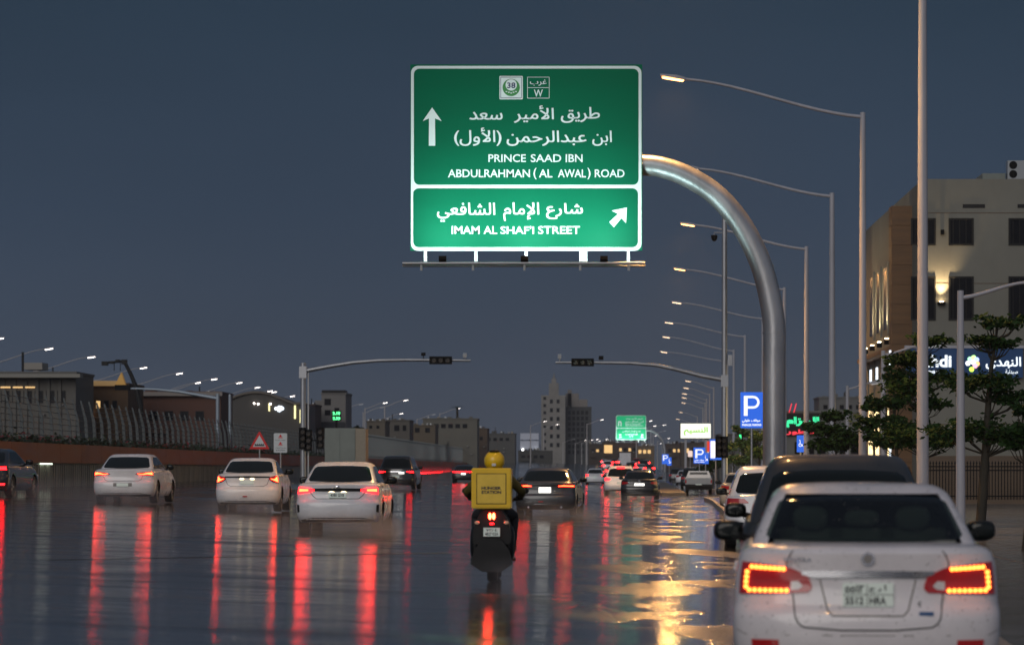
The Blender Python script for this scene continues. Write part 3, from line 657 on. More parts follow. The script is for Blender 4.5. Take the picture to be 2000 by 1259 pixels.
# 10. black saloon with chrome
def c10(root, LS, GS, patch, d):
    q = MB(); patch(q, LS, [(-.66, .865), (.66, .865)], [(-.66, .845), (.66, .845)], 10, 1, .012, .03); q.build('chrome_bar', M['chrome'], root)
    q = MB(); y0 = d['ly'](0, .93); q.tube([(0, y0 - .012, .93), (0, y0, .93)], .05, 16); q.build('badge', M['chrome'], root, 60)
    q = MB(); patch(q, LS, [(-.55, .34), (.55, .34)], [(-.55, .32), (.55, .32)], 8, 1, .014, .03); q.build('bumper_trim', M['chrome'], root)
make_car('driving_car', 'black saloon with unlit lamps overlapping the white SUV in the right lane', 'car', (1.74, F / 39.5, -.05), radians(-2), 'blackpaint', W=1.87, L=4.9, H=1.47, D=1.02,
         lamps=[mlamp('tail_lamp', [(.62, .88), (.95, .91)], [(.62, .80), (.95, .76)], 'redlens', off=.012)], plate=(0, .76, .5, .12), platem='platelit', extra=c10)
# 11. white SUV braking
def c11(root, LS, GS, patch, d):
    q = MB(); patch(q, GS, [(-.35, .93), (.35, .93)], [(-.35, .86), (.35, .86)], 6, 1, .05, .06); q.build('high_brake_lamp', M['redglow'], root)
make_car('driving_suv', 'white SUV braking beside the black saloon, high red lamp over its window', 'SUV', (.92, F / 34.5, -.02), radians(-1.5), 'white', W=1.88, L=4.7, H=1.68, D=1.05, kind='suv', wr=.36,
         lamps=[mlamp('tail_lamp', [(.62, .97), (.96, 1.0)], [(.62, .88), (.96, .86)], 'redglow', off=.014)], extra=c11)
# 12. white car further on
make_car('driving_car', 'small white hatchback far up the road left of the braking white SUV', 'car', (-.85, F / 21.5, .02), radians(-1.5), 'white', W=1.75, L=4.2, H=1.50, D=1.02, mirrors=False, detail=False,
         lamps=[mlamp('tail_lamp', [(.72, .93), (.96, .95)], [(.72, .84), (.96, .82)], 'redglow', off=.014)])
# 13. coupe with full width lamp
make_car('driving_car', 'distant dark saloon with one red lamp across its whole tail near the barrier', 'car', ((905 - VX) / 24.5, F / 24.5, .38), radians(0), 'blackpaint', W=1.85, L=4.7, H=1.42, D=1.0, mirrors=False, detail=False,
         lamps=[dict(name='lamp_band', top=[(-.95, .90), (.95, .90)], bot=[(-.95, .83), (.95, .83)], m='redglow', both=False, n=20, off=.014)], platem='platelit')
# 14. pickup
def pickup():
    r = thing('parked_pickup', 'old pale pickup parked on the right with an open bed and dark tailgate underside', 'pickup', (5.95, F / 31, -.11), radians(-2))
    q = MB(); q.prismz([(-.84, 0), (.84, 0), (.86, .2), (.86, 4.4), (.7, 4.7), (-.7, 4.7), (-.86, 4.4), (-.86, .2)], .62, .98); q.build('body', M['silver'], r)
    q = MB(); q.b2(-.74, .74, -.02, .01, .66, .96); q.build('tailgate', M['silver'], r)
    c = MB(); c.prismz([(-.8, 1.95), (.8, 1.95), (.8, 3.3), (-.8, 3.3)], .98, 1.02); 
    vs = [(-.8, 1.95, 1.0), (.8, 1.95, 1.0), (.8, 3.6, 1.0), (-.8, 3.6, 1.0), (-.64, 2.1, 1.46), (.64, 2.1, 1.46), (.64, 3.0, 1.46), (-.64, 3.0, 1.46)]
    c.add(vs, [(0, 1, 5, 4), (1, 2, 6, 5), (2, 3, 7, 6), (3, 0, 4, 7), (4, 5, 6, 7)]); cb = c.build('cab', M['silver'], r)
    q = MB(); q.add([(-.62, 1.985, 1.06), (.62, 1.985, 1.06), (.54, 2.06, 1.38), (-.54, 2.06, 1.38)], [(0, 1, 2, 3)]); q.build('rear_window', M['glass'], cb)
    q = MB(); q.b2(-.80, .80, .05, 4.4, .28, .62); q.build('chassis', M['dark'], r)
    q = MB(); q.b2(-.80, .80, -.12, -.04, .46, .58); q.build('bumper', M['plastic'], r)
    q = MB(); q.b2(-.2, .2, -.05, -.03, .56, .64); q.build('number_plate', M['plate'], r)
    for sx in (-1, 1):
        q = MB(); q.b2(sx * .80 - .04, sx * .80 + .04, -.03, .0, .70, .90); q.build('tail_lamp', M['redlens'], r)
        q = MB(); q.tube([(sx * .72, .3, .98), (sx * .72, .3, 1.10), (sx * .72, 1.7, 1.10), (sx * .72, 1.7, .98)], .02, 6); q.build('bed_rail', M['silver'], r)
        for y in (.9, 3.75):
            t, ri = wheel_mesh(.34, .21); o = link(bpy.data.objects.new('wheel', t), r); o.location = (sx * .74, y, .34); link(bpy.data.objects.new('rim', ri), o)
pickup()
# 15. cars parked further along on the right and the jam far ahead
FL = [mlamp('tail_lamp', [(.55, .95), (.96, .97)], [(.55, .78), (.96, .76)], 'redfar', off=.02, n=3, nz=1)]
UL = [mlamp('tail_lamp', [(.62, .93), (.96, .95)], [(.62, .80), (.96, .78)], 'redlens', off=.02, n=3, nz=1)]
for px, s, pa, kd, lab in ((1352, 25, 'blackpaint', 'suv', 'dark SUV parked on the right just beyond the pickup'), (1338, 20, 'white', 'sedan', 'pale car parked in the right bay beyond the dark SUV'),
                           (1322, 17, 'greypaint', 'suv', 'grey SUV furthest along the right parking bay'), (1452, 50, 'beige', 'sedan', 'pale car parked right of the tall camera pole, mostly hidden')):
    h = 1.46 if kd == 'sedan' else 1.7
    make_car('parked_car', lab, 'car', ((px - VX) / s, F / s, -.11), radians(-2), pa, W=1.84, L=4.5, H=h, D=1.02, kind=kd, lamps=UL, detail=False, mirrors=s > 22)
jam = [(1203, 13.5, 'greypaint', 'sedan', 'grey car in the jam just left of the braking white SUV roof'), (1234, 10.5, 'white', 'sedan', 'white car in the jam above the black saloon, second row'), (1257, 11, 'blackpaint', 'suv', 'dark SUV in the jam left of the far gantry foot'), (1190, 9.5, 'redpaint', 'sedan', 'small red car in the left lane of the jam'), (1222, 8, 'silver', 'suv', 'silver SUV far back in the middle of the jam'), (1250, 8, 'white', 'sedan', 'white car far back on the right of the jam'), (1268, 12.8, 'greypaint', 'sedan', 'grey car at the right edge of the jam'), (1216, 7.5, 'white', 'sedan', 'very small white car at the back of the jam'), (1196, 15, 'silver', 'sedan', 'distant silver car in the jam below the far green sign'), (1222, 16.5, 'blackpaint', 'sedan', 'dark car in the jam directly above the braking white SUV'), (1244, 15.5, 'white', 'sedan', 'white car in the jam right above the black saloon roof'),
       (1187, 11.5, 'white', 'suv', 'white SUV small in the jam left of the tall van'), (1206, 12, 'redpaint', 'sedan', 'small red car in the distant jam'), (1232, 12.5, 'greypaint', 'suv', 'grey SUV in the middle of the distant jam'), (1252, 12.5, 'white', 'sedan', 'white car in the jam nearest the far gantry foot'),
       (1198, 9, 'greypaint', 'sedan', 'tiny grey car beyond the silver car in the jam'), (1214, 9, 'white', 'suv', 'tiny white SUV at the back of the jam'), (1228, 9, 'blackpaint', 'sedan', 'tiny dark car beyond the grey SUV in the jam'), (1243, 9.2, 'redpaint', 'suv', 'tiny red SUV at the right of the distant jam'),
       (1262, 9.5, 'silver', 'sedan', 'tiny silver car turning right below the far gantry arm'), (1180, 8, 'white', 'sedan', 'tiny pale car furthest left in the jam'), (1236, 7, 'white', 'sedan', 'furthest pale car of the jam on the right'), (1208, 7, 'blackpaint', 'suv', 'furthest dark SUV of the jam')]
for px, s, pa, kd, lab in jam:
    make_car('distant_car', lab, 'car', ((px - VX) / s, F / s, gz((px - VX) / s) + rise(0, F / s)), 0, pa, W=1.8, L=4.5, H=1.46 if kd == 'sedan' else 1.75, D=1.02, kind=kd, lamps=FL, detail=False, mirrors=False, group='cars waiting in the distant jam')
r = thing('delivery_van', 'tall pale box van standing above the far jam, left of centre', 'van', ((1221 - VX) / 11, F / 11, 1.3), 0)
q = MB(); q.b2(-1.0, 1.0, 0, 4.2, .8, 3.0); q.build('cargo_box', M['redbox'] if 'redbox' in M else M['white'], r)
q = MB(); q.b2(-.9, .9, 4.25, 6, .5, 2.2); q.build('cab', M['white'], r)
q = MB(); q.b2(-.9, .9, .1, 6, .35, .78); q.build('chassis', M['dark'], r)
for sx in (-1, 1): q = MB(); q.b2(sx * .85 - .12, sx * .85 + .12, -.05, 0, .6, .78); q.build('tail_lamp', M['redfar'], r)
for sx in (-1, 1):
    for y in (.9, 5): t, ri = wheel_mesh(.42, .21); o = link(bpy.data.objects.new('wheel', t), r); o.location = (sx * .8, y, .42)

# ---------------------------------------------------------------- scooter and rider
M['yellow'] = mat('yellow_plastic', (.92, .58, .012), .35, coat=.4, noise=.10, nscale=6)
M['yellowpanel'] = mat('yellow_lid', (.90, .60, .06), .32, coat=.4, noise=.12, nscale=5)
M['groove'] = mat('brown_groove', (.07, .04, .01), .6)
M['jacket'] = mat('olive_jacket', (.09, .07, .012), .7, noise=.3, nscale=14, bump=.5)
M['trouser'] = mat('dark_cloth', (.02, .02, .024), .8, noise=.3, nscale=14)
M['skin'] = mat('skin', (.28, .15, .09), .5)
M['oval'] = emis('scooter_lamp', (1, .035, .012), 60.0)
M['amberlens'] = mat('amber_lens', (.45, .28, .18), .2, coat=.6, emit=(1, .6, .4), es=.12)
sx0, sy0 = (960 - VX) / 154, F / 154
scoot = thing('delivery_scooter', 'black delivery scooter under a yellow rider, twin oval tail lamps and a pale plate', 'scooter', (sx0, sy0, gz(sx0)))
t, ri = wheel_mesh(.27, .13)
for y in (.36, 1.66):
    o = link(bpy.data.objects.new('wheel', t), scoot); o.location = (0, y, .27); link(bpy.data.objects.new('rim', ri), o)
q = MB(); q.prism([(-.12, .92), (.12, .92), (.20, .80), (.25, .62), (.235, .50), (.12, .47), (-.12, .47), (-.235, .50), (-.25, .62), (-.20, .80)], .10, .98)
o = q.build('tail_body', M['plastic'], scoot, 35)
q = MB(); q.prism([(-.12, .56), (.12, .56), (.22, .42), (.27, .24), (.12, .14), (-.12, .14), (-.27, .24), (-.22, .42)], .02, .10); q.build('mudguard', M['plastic'], scoot, 35)
for sx in (-1, 1):
    q = MB(); q.ell((sx * .215, .35, .50), (.07, .22, .23), 16, 10, .7); q.build('side_panel', M['plastic'], scoot, 50)
    q = MB(); q.ell((sx * .024, .085, .845), (.019, .02, .042), 12, 8); q.build('tail_lamp', M['oval'], scoot, 60)
    q = MB(); q.ell((sx * .185, .06, .765), (.034, .03, .024), 12, 8); q.build('indicator', M['amberlens'], scoot, 60)
    q = MB(); q.tube([(sx * .10, 1.32, 1.0), (sx * .33, 1.26, 1.06)], .016, 8); q.tube([(sx * .24, 1.28, 1.05), (sx * .36, 1.24, 1.06)], .022, 8); q.build('grip', M['rubber'], scoot, 50)
    q = MB(); q.tube([(sx * .25, 1.3, 1.06), (sx * .36, 1.28, 1.14)], .008, 6); q.ell((sx * .37, 1.27, 1.16), (.07, .02, .045), 12, 8, .8); q.build('scooter_mirror', M['plastic'], scoot, 50)
    q = MB(); q.b2(sx * .24 - .05, sx * .24 + .05, .6, .68, .26, .30); q.build('foot_peg', M['plastic'], scoot)
q = MB(); q.ell((0, .09, .75), (.03, .015, .012), 8, 6); q.build('reflector', M['redglow'], scoot, 60)
q = MB(); q.box((0, .055, .645), (.21, .012, .11)); pl = q.build('number_plate', M['plate'], scoot)
q = MB(); text(q, '4827 KSA', -.085, .085, .60, .64, .047); text(q, '٤٨٢٧', -.07, .07, .655, .685, .047, True); q.build('plate_lettering', M['ink'], pl)
q = MB(); q.b2(-.14, .14, .45, 1.05, .80, .90); q.build('seat', M['trouser'], scoot, 40)
q = MB(); q.prism([(-.2, .3), (.2, .3), (.22, .8), (.12, 1.02), (-.12, 1.02), (-.22, .8)], 1.34, 1.44); q.build('front_shield', M['plastic'], scoot, 35)
q = MB(); q.b2(-.16, .16, .9, 1.36, .27, .34); q.build('floor_board', M['plastic'], scoot)
q = MB(); q.tube([(0, 1.66, .27), (0, 1.40, 1.0)], .03, 8); q.tube([(.17, .15, .32), (.17, .9, .28)], .045, 10); q.build('fork', M['plastic'], scoot, 50)
box = thing('delivery_box', 'square yellow delivery box with HUNGER STATION lettering carried behind the rider', 'box', (sx0, sy0 - .06, gz(sx0) + .945))
q = MB(); q.b2(-.252, .252, 0, .48, 0, .512); 
me = q.mesh('shell', M['yellow']); bm = bmesh.new(); bm.from_mesh(me); bmesh.ops.bevel(bm, geom=list(bm.edges), offset=.014, segments=2, affect='EDGES'); bm.to_mesh(me); bm.free(); me.shade_smooth(); me.set_sharp_from_angle(angle=radians(50))
link(bpy.data.objects.new('shell', me), box)
q = MB(); q.b2(-.190, .190, -.003, .01, .055, .445); lid = q.build('lid_seal', M['groove'], box)
q = MB(); q.b2(-.180, .180, -.011, .01, .065, .435); lid = q.build('lid', M['yellowpanel'], box)
q = MB(); text(q, 'HUNGER', -.125, .125, .238, .278, -.0125, bold=.05); text(q, 'STATION', -.125, .125, .186, .228, -.0125, bold=.05); q.build('lettering', M['ink'], lid)
def skin_mesh(verts, edges, radii, m, lv=2, name='body'):
    me = bpy.data.meshes.new(name); me.from_pydata(verts, edges, []); o = bpy.data.objects.new('tmp', me); COL.objects.link(o)
    sk = o.modifiers.new('s', 'SKIN'); 
    for i, r_ in enumerate(radii): me.skin_vertices[0].data[i].radius = (r_, r_) if not isinstance(r_, tuple) else r_
    me.skin_vertices[0].data[0].use_root = True
    sb = o.modifiers.new('u', 'SUBSURF'); sb.levels = lv; sb.render_levels = lv
    bpy.context.view_layer.update(); dg = bpy.context.evaluated_depsgraph_get()
    me2 = bpy.data.meshes.new_from_object(o.evaluated_get(dg)); bpy.data.objects.remove(o); me2.name = name
    me2.materials.clear(); [me2.materials.append(x) for x in (m if isinstance(m, list) else [m])]; me2.shade_smooth(); return me2
rider = thing('person', 'rider in olive jacket and yellow helmet, seated on the scooter ahead of the yellow box', 'person', (sx0, sy0, gz(sx0)))
V = [(0, .70, .92), (0, .74, 1.08), (0, .80, 1.25), (0, .84, 1.37), (0, .87, 1.46), (0, .90, 1.55)]
E_ = [(0, 1), (1, 2), (2, 3), (3, 4), (4, 5)]; Rr = [(.17, .13), (.155, .11), (.175, .12), (.13, .09), .055, .075]
for sx in (-1, 1):
    b = len(V); V += [(sx * .17, .84, 1.34), (sx * .365, .96, 1.15), (sx * .33, 1.18, 1.08)]; E_ += [(3, b), (b, b + 1), (b + 1, b + 2)]; Rr += [.072, .06, .042]
    b = len(V); V += [(sx * .12, .78, .90), (sx * .25, 1.12, .84), (sx * .235, .98, .42), (sx * .235, 1.14, .37)]; E_ += [(0, b), (b, b + 1), (b + 1, b + 2), (b + 2, b + 3)]; Rr += [.095, .07, .05, .045]
me = skin_mesh(V, E_, Rr, [M['jacket'], M['trouser'], M['skin']])
for p in me.polygons:
    z = p.center.z; p.material_index = 1 if z < .93 else (2 if z > 1.45 else 0)
link(bpy.data.objects.new('body', me), rider)
for sx in (-1, 1):
    q = MB(); q.ell((sx * .32, 1.215, 1.075), (.042, .05, .028), 12, 8)
    for k in range(4):
        fx = sx * (.290 + k * .021); q.tube([(fx, 1.245, 1.09), (fx, 1.275, 1.078), (fx, 1.272, 1.045), (fx, 1.25, 1.035 + .004 * (k % 2))], [.010, .0095, .009, .008], 7)
    q.tube([(sx * .285, 1.20, 1.06), (sx * .272, 1.225, 1.045), (sx * .275, 1.25, 1.04)], [.011, .010, .009], 7)
    q.build('hand', M['trouser'], rider, 50)
q = MB(); q.ell((0, .91, 1.55), (.134, .152, .136), 28, 18); hm = q.build('helmet', M['yellow'], rider, 60)
q = MB(); q.tube([(0, .91, 1.42), (0, .91, 1.46)], [.10, .112], 24); q.build('helmet_rim', M['matblack'], hm, 50)
q = MB(); q.ell((0, .90, 1.668), (.07, .10, .024), 14, 8); q.build('helmet_vent', M['matblack'], hm, 60)
q = MB(); q.box((0.0, .764, 1.50), (.05, .02, .035)); q.build('helmet_sticker', M['clear'], hm)
q = MB(); q.ell((0, .985, 1.555), (.10, .085, .05), 18, 10); q.build('visor', M['glass'], hm, 60)

# ---------------------------------------------------------------- overhead signs
M['green'] = mat('sign_green', (.0, .105, .052), .6, spec=.1, noise=.05, nscale=.6, stretch=(.3, 1, 3))
M['signwhite'] = mat('sign_white', (.66, .69, .69), .55, spec=.25)
M['signblue'] = mat('sign_blue', (.02, .10, .50), .35, emit=(.03, .17, .95), es=.65)
M['litwhite'] = emis('sign_white_lit', (.9, .95, 1), .9, (.8, .8, .8))
M['emgreen'] = mat('emblem_green', (.03, .20, .05), .4)
M['navy'] = mat('emblem_navy', (.01, .02, .09), .4)
def gantry(px_col, s, label, signx0, signx1, signz0, signz1, content, arm=None, detail=True):
    X = (px_col - VX) / s; Y = F / s; k = s / 84.0
    root = thing('overhead_sign', label, 'road sign', (X, Y, PZ))
    R_ = .265
    pts = [(0, 0, -.1), (0, 0, 3), (0, 0, 4.0), (0, 0, 4.75), (-.10, 0, 5.45), (-.32, 0, 6.25), (-.74, 0, 7.10), (-1.30, 0, 7.78), (-1.95, 0, 8.22), (-2.55, 0, 8.45), (-3.06, 0, 8.52), (-4.2, .0, 8.54), (-7.4, 0, 8.54)]
    def sm(p):
        o = []
        for i in range(len(p) - 1):
            a, b, c, d = (Vector(p[max(i - 1, 0)]), Vector(p[i]), Vector(p[i + 1]), Vector(p[min(i + 2, len(p) - 1)]))
            for j in range(4):
                t = j / 4; o.append(.5 * ((2 * b) + (c - a) * t + (2 * a - 5 * b + 4 * c - d) * t * t + (3 * b - a - 3 * c + d) * t ** 3))
        return o + [Vector(p[-1])]
    sp = sm(pts); n = len(sp)
    q = MB(); q.tube(sp, [R_ - .035 * max(0, (i - 10) / n) for i in range(n)], 28); q.build('curved_post', M['galv'], root, 50)
    q = MB(); q.tube([(0, 0, 0), (0, 0, .05)], .45, 16); q.build('base_plate', M['galv'], root, 50)
    for a_, b_ in (((0, 0, 4.60), (0, 0, 4.64)), ((-3.10, 0, 8.522), (-3.14, 0, 8.523)), ((-3.19, 0, 8.524), (-3.23, 0, 8.525))):
        q = MB(); q.tube([a_, b_], .275 if a_[0] == 0 else .30, 24); fl = q.build('flange', M['galv'], root, 50)
    for k_ in range(10):
        a_ = 2 * pi * k_ / 10; q = MB(); q.tube([(-3.06, .275 * cos(a_), 8.52 + .275 * sin(a_)), (-3.27, .275 * cos(a_), 8.53 + .275 * sin(a_))], .018, 6); q.build('bolt', M['galv'], root)
    yf = -.34; x0, x1 = signx0 - X, signx1 - X; z0, z1 = signz0 - PZ, signz1 - PZ
    q = MB(); q.b2(x0, x1, yf, yf + .06, z0, z1); pn = q.build('panel', M['green'], root)
    for i in range(3):
        z = z0 + (z1 - z0) * (.2 + .3 * i); q = MB(); q.b2(x0 + .2, x1 - .2, yf + .06, yf + .12, z - .05, z + .05); q.build('back_rail', M['galv'], root)
    content(root, yf, X)
    # lighting rail under the panel, held out towards the driver
    zr = z0 - .40; yr_ = -1.8
    q = MB(); q.tube([(x0 - .08, yr_, zr), (x1 + .04, yr_, zr)], .040, 10); q.build('lamp_rail', M['galv'], root, 50)
    q = MB(); q.tube([(x0 - .08, yr_ + .1, zr - .055), (x1 + .04, yr_ + .1, zr - .055)], .022, 8); q.build('conduit', M['galv'], root, 50)
    W_ = x1 - x0
    for fx in (.065, .283, .5, .735, .94):
        x = x0 + W_ * fx; q = MB(); q.b2(x - .035, x + .035, yf - .02, yf - .0 + .02, zr + .02, z0 + .0); q.tube([(x, yf, zr + .04), (x, yr_, zr + .02)], .03, 8); q.tube([(x, yr_, zr + .02), (x, yr_ + .02, zr - .16)], .03, 8); q.build('rail_bracket', M['litmetal'], root)
    for fx in (.155, .50, .835):
        x = x0 + W_ * fx; q = MB(); q.box((x, yr_ - .02, zr + .085), (.17, .16, .09), rx=radians(-30)); f = q.build('floodlight', M['matblack'], root)
        ld = bpy.data.lights.new('sign_floodlight', 'AREA'); ld.shape = 'RECTANGLE'; ld.size = .3; ld.size_y = .12; ld.energy = 96; ld.color = (.72, 1, .95)
        lo = bpy.data.objects.new('flood_lamp', ld); link(lo, f); lo.location = (x, yr_ + .07, zr + .16)
        d = Vector((0, yf - yr_, (z1 - z0) * .5)); lo.rotation_euler = d.to_track_quat('-Z', 'Y').to_euler()
        ld.spread = radians(165)
    x = x0 + W_ * .735; q = MB(); q.b2(x + .02, x + .15, yf - .05, yf + .05, z0 - .26, z0 - .01); q.build('junction_box', M['litmetal'], root)
    return root
M['litmetal'] = mat('white_metal', (.55, .56, .56), .4, metal=.2)
def main_content(root, yf, X):
    s = 84.0
    def c(zx, zy): return ((zx / 2.798 + 780) - VX) / s - X, CH + (HY - (zy / 2.798 + 110)) / s - PZ
    def bx(x0, x1, y0, y1): a, b = c(x0, y1), c(x1, y0); return a[0], b[0], a[1], b[1]
    q = MB(); sheet(q, rrect(*bx(69, 1322, 66, 1070), .16), yf - .003); q.build('white_border', M['signwhite'], root, recalc=False)
    for b in ((85, 1306, 82, 712), (81, 1303, 731, 1051)):
        q = MB(); sheet(q, rrect(*bx(*b), .13), yf - .006); q.build('green_field', M['green'], root, recalc=False)
    y = yf - .010
    def line(items):
        for t, a, b, c_, d, ar in items: q = MB(); text(q, t, *bx(a, b, c_, d), y, ar, .012 if ar else .012); q.build('lettering', M['signwhite'], root, recalc=False)
    line([('طريق', 885, 1095, 290, 375, 1), ('الأمير', 630, 845, 282, 375, 1), ('سعد', 388, 566, 316, 358, 1)])
    line([('ابن', 1056, 1160, 418, 500, 1), ('عبدالرحمن', 590, 1022, 418, 500, 1), ('(الأول)', 305, 560, 402, 500, 1)])
    line([('PRINCE', 490, 694, 546, 589, 0), ('SAAD', 720, 886, 546, 589, 0), ('IBN', 910, 1002, 546, 589, 0)])
    line([('ABDULRAHMAN', 270, 716, 628, 672, 0), ('(', 735, 752, 620, 682, 0), ('AL', 765, 838, 628, 672, 0), ('AWAL', 868, 1020, 628, 672, 0), (')', 1028, 1045, 620, 682, 0), ('ROAD', 1068, 1230, 628, 672, 0)])
    line([('شارع', 805, 1003, 812, 898, 1), ('الإمام', 572, 765, 808, 908, 1), ('الشافعي', 212, 526, 810, 912, 1)])
    line([('IMAM', 290, 442, 936, 979, 0), ('AL', 464, 538, 936, 979, 0), ("SHAF'I", 556, 738, 936, 979, 0), ('STREET', 760, 988, 936, 979, 0)])
    for nm, pts in (('arrow_up', [(184, 292), (236, 366), (200, 352), (201, 500), (166, 500), (167, 352), (133, 366)]), ('arrow_slip_road', [(1243, 835), (1238, 920), (1213, 893), (1172, 942), (1147, 914), (1194, 870), (1160, 852)])):
        q = MB(); sheet(q, [c(*p) for p in pts], y); q.build('arrow', M['signwhite'], root, recalc=False)
    q = MB(); sheet(q, rrect(*bx(550, 677, 121, 248), .02), y); e = q.build('route_shield', M['signwhite'], root, recalc=False)
    a = bx(556, 671, 127, 242)
    q = MB(); t_ = .010
    for (u0, u1, w0, w1) in ((a[0], a[1], a[3] - t_, a[3]), (a[0], a[1], a[2], a[2] + t_), (a[0], a[0] + t_, a[2], a[3]), (a[1] - t_, a[1], a[2], a[3])): sheet(q, [(u0, w0), (u1, w0), (u1, w1), (u0, w1)], y - .003)
    q.build('shield_outline', M['navy'], e, recalc=False)
    def disc(cx, cy, r, yy, mm, nm):
        q = MB(); k = c(cx, cy); rr = r / 2.798 / s; sheet(q, [(k[0] + rr * cos(2 * pi * i / 28), k[1] + rr * sin(2 * pi * i / 28)) for i in range(28)], yy); return q.build(nm, mm, e, recalc=False)
    disc(614, 184, 47, y - .003, M['emgreen'], 'emblem_disc'); disc(614, 170, 31, y - .006, M['signwhite'], 'number_disc')
    q = MB(); text(q, '38', *bx(592, 637, 157, 188), y - .009); q.build('route_number', M['navy'], e, recalc=False)
    q = MB()
    for i in range(5): k = c(588 + 13 * i, 206 + (4 - abs(i - 2) * 2) * 2); sheet(q, [(k[0] - .022, k[1] + .012), (k[0] + .022, k[1] + .012), (k[0] + .016, k[1] - .012), (k[0] - .016, k[1] - .012)], y - .006)
    q.build('emblem_leaf', M['signwhite'], e, recalc=False)
    q = MB(); a = bx(701, 822, 126, 243); t_ = .012
    for (u0, u1, w0, w1) in ((a[0], a[1], a[3] - t_, a[3]), (a[0], a[1], a[2], a[2] + t_), (a[0], a[0] + t_, a[2], a[3]), (a[1] - t_, a[1], a[2], a[3]), (a[0], a[1], (a[2] + a[3]) / 2 - .006, (a[2] + a[3]) / 2 + .006)): sheet(q, [(u0, w0), (u1, w0), (u1, w1), (u0, w1)], y)
    q.build('direction_frame', M['signwhite'], root, recalc=False)
    line([('غرب', 716, 806, 140, 174, 1), ('W', 737, 786, 195, 234, 0)])
g1 = gantry(1512, 84, 'large green overhead road sign on a thick curved steel post, lit from below', -4.482, 1.749 / 2 + .006, 6.535, 10.835, main_content)
def far_content(root, yf, X):
    s = 10.6
    def c(px, py): return (px - VX) / s - X, CH + (HY - py) / s - PZ
    def bx(x0, x1, y0, y1): a, b = c(x0, y1), c(x1, y0); return a[0], b[0], a[1], b[1]
    q = MB(); sheet(q, rrect(*bx(1203, 1262, 811, 859), .3), yf - .01); q.build('white_border', M['signwhite'], root, recalc=False)
    for b in ((1204.2, 1261, 812.2, 835.5), (1204.2, 1261, 837, 858)):
        q = MB(); sheet(q, rrect(*bx(*b), .25), yf - .03); q.build('green_field', M['greenfar'], root, recalc=False)
    y = yf - .06
    for items in ([('طريق الأمير سعد', 1222, 1256, 815, 820, 1)], [('ابن عبدالرحمن', 1221, 1257, 821, 826, 1)], [('PRINCE SAAD IBN', 1221, 1251, 827, 829.4, 0)], [('ABDULRAHMAN RD', 1221, 1256, 830, 832.4, 0)], [('شارع الإمام الشافعي', 1216, 1251, 840, 845, 1)], [('IMAM AL SHAFI', 1221, 1246, 847, 849.6, 0)], [('ST', 1229, 1238, 851, 853.5, 0)]):
        q = MB()
        for t, a, b, c_, d, ar in items: text(q, t, *bx(a, b, c_, d), y, ar, .02)
        q.build('lettering', M['signwhite'], root, recalc=False)
    q = MB(); pts = [(1207, 832), (1207, 825), (1208, 822.5), (1210.5, 822), (1213, 822.5), (1214, 825), (1214, 832), (1211.8, 832), (1211.8, 826), (1210.5, 824.5), (1209.2, 826), (1209.2, 832)]
    q.add([(c(*p)[0], y, c(*p)[1]) for p in pts], [(0, 1, 10, 11), (1, 2, 3, 9, 10), (3, 4, 5, 8, 9), (5, 6, 7, 8)]); q.build('arrow', M['signwhite'], root, recalc=False)
    for x in (1208, 1251):
        q = MB(); [sheet(q, rrect(*bx(x + 1, x + 6, a_, a_ + 2.2), .08), y) for a_ in (848, 852.5)]; q.build('route_shield', M['signwhite'], root, recalc=False)
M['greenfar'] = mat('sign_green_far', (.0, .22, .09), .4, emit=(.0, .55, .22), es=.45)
gantry(1298, 10.6, 'far green overhead sign with a U-turn arrow on a curved post above the jam', (1202.5 - VX) / 10.6, (1262.5 - VX) / 10.6, CH + (HY - 859.6) / 10.6, CH + (HY - 810.2) / 10.6, far_content)

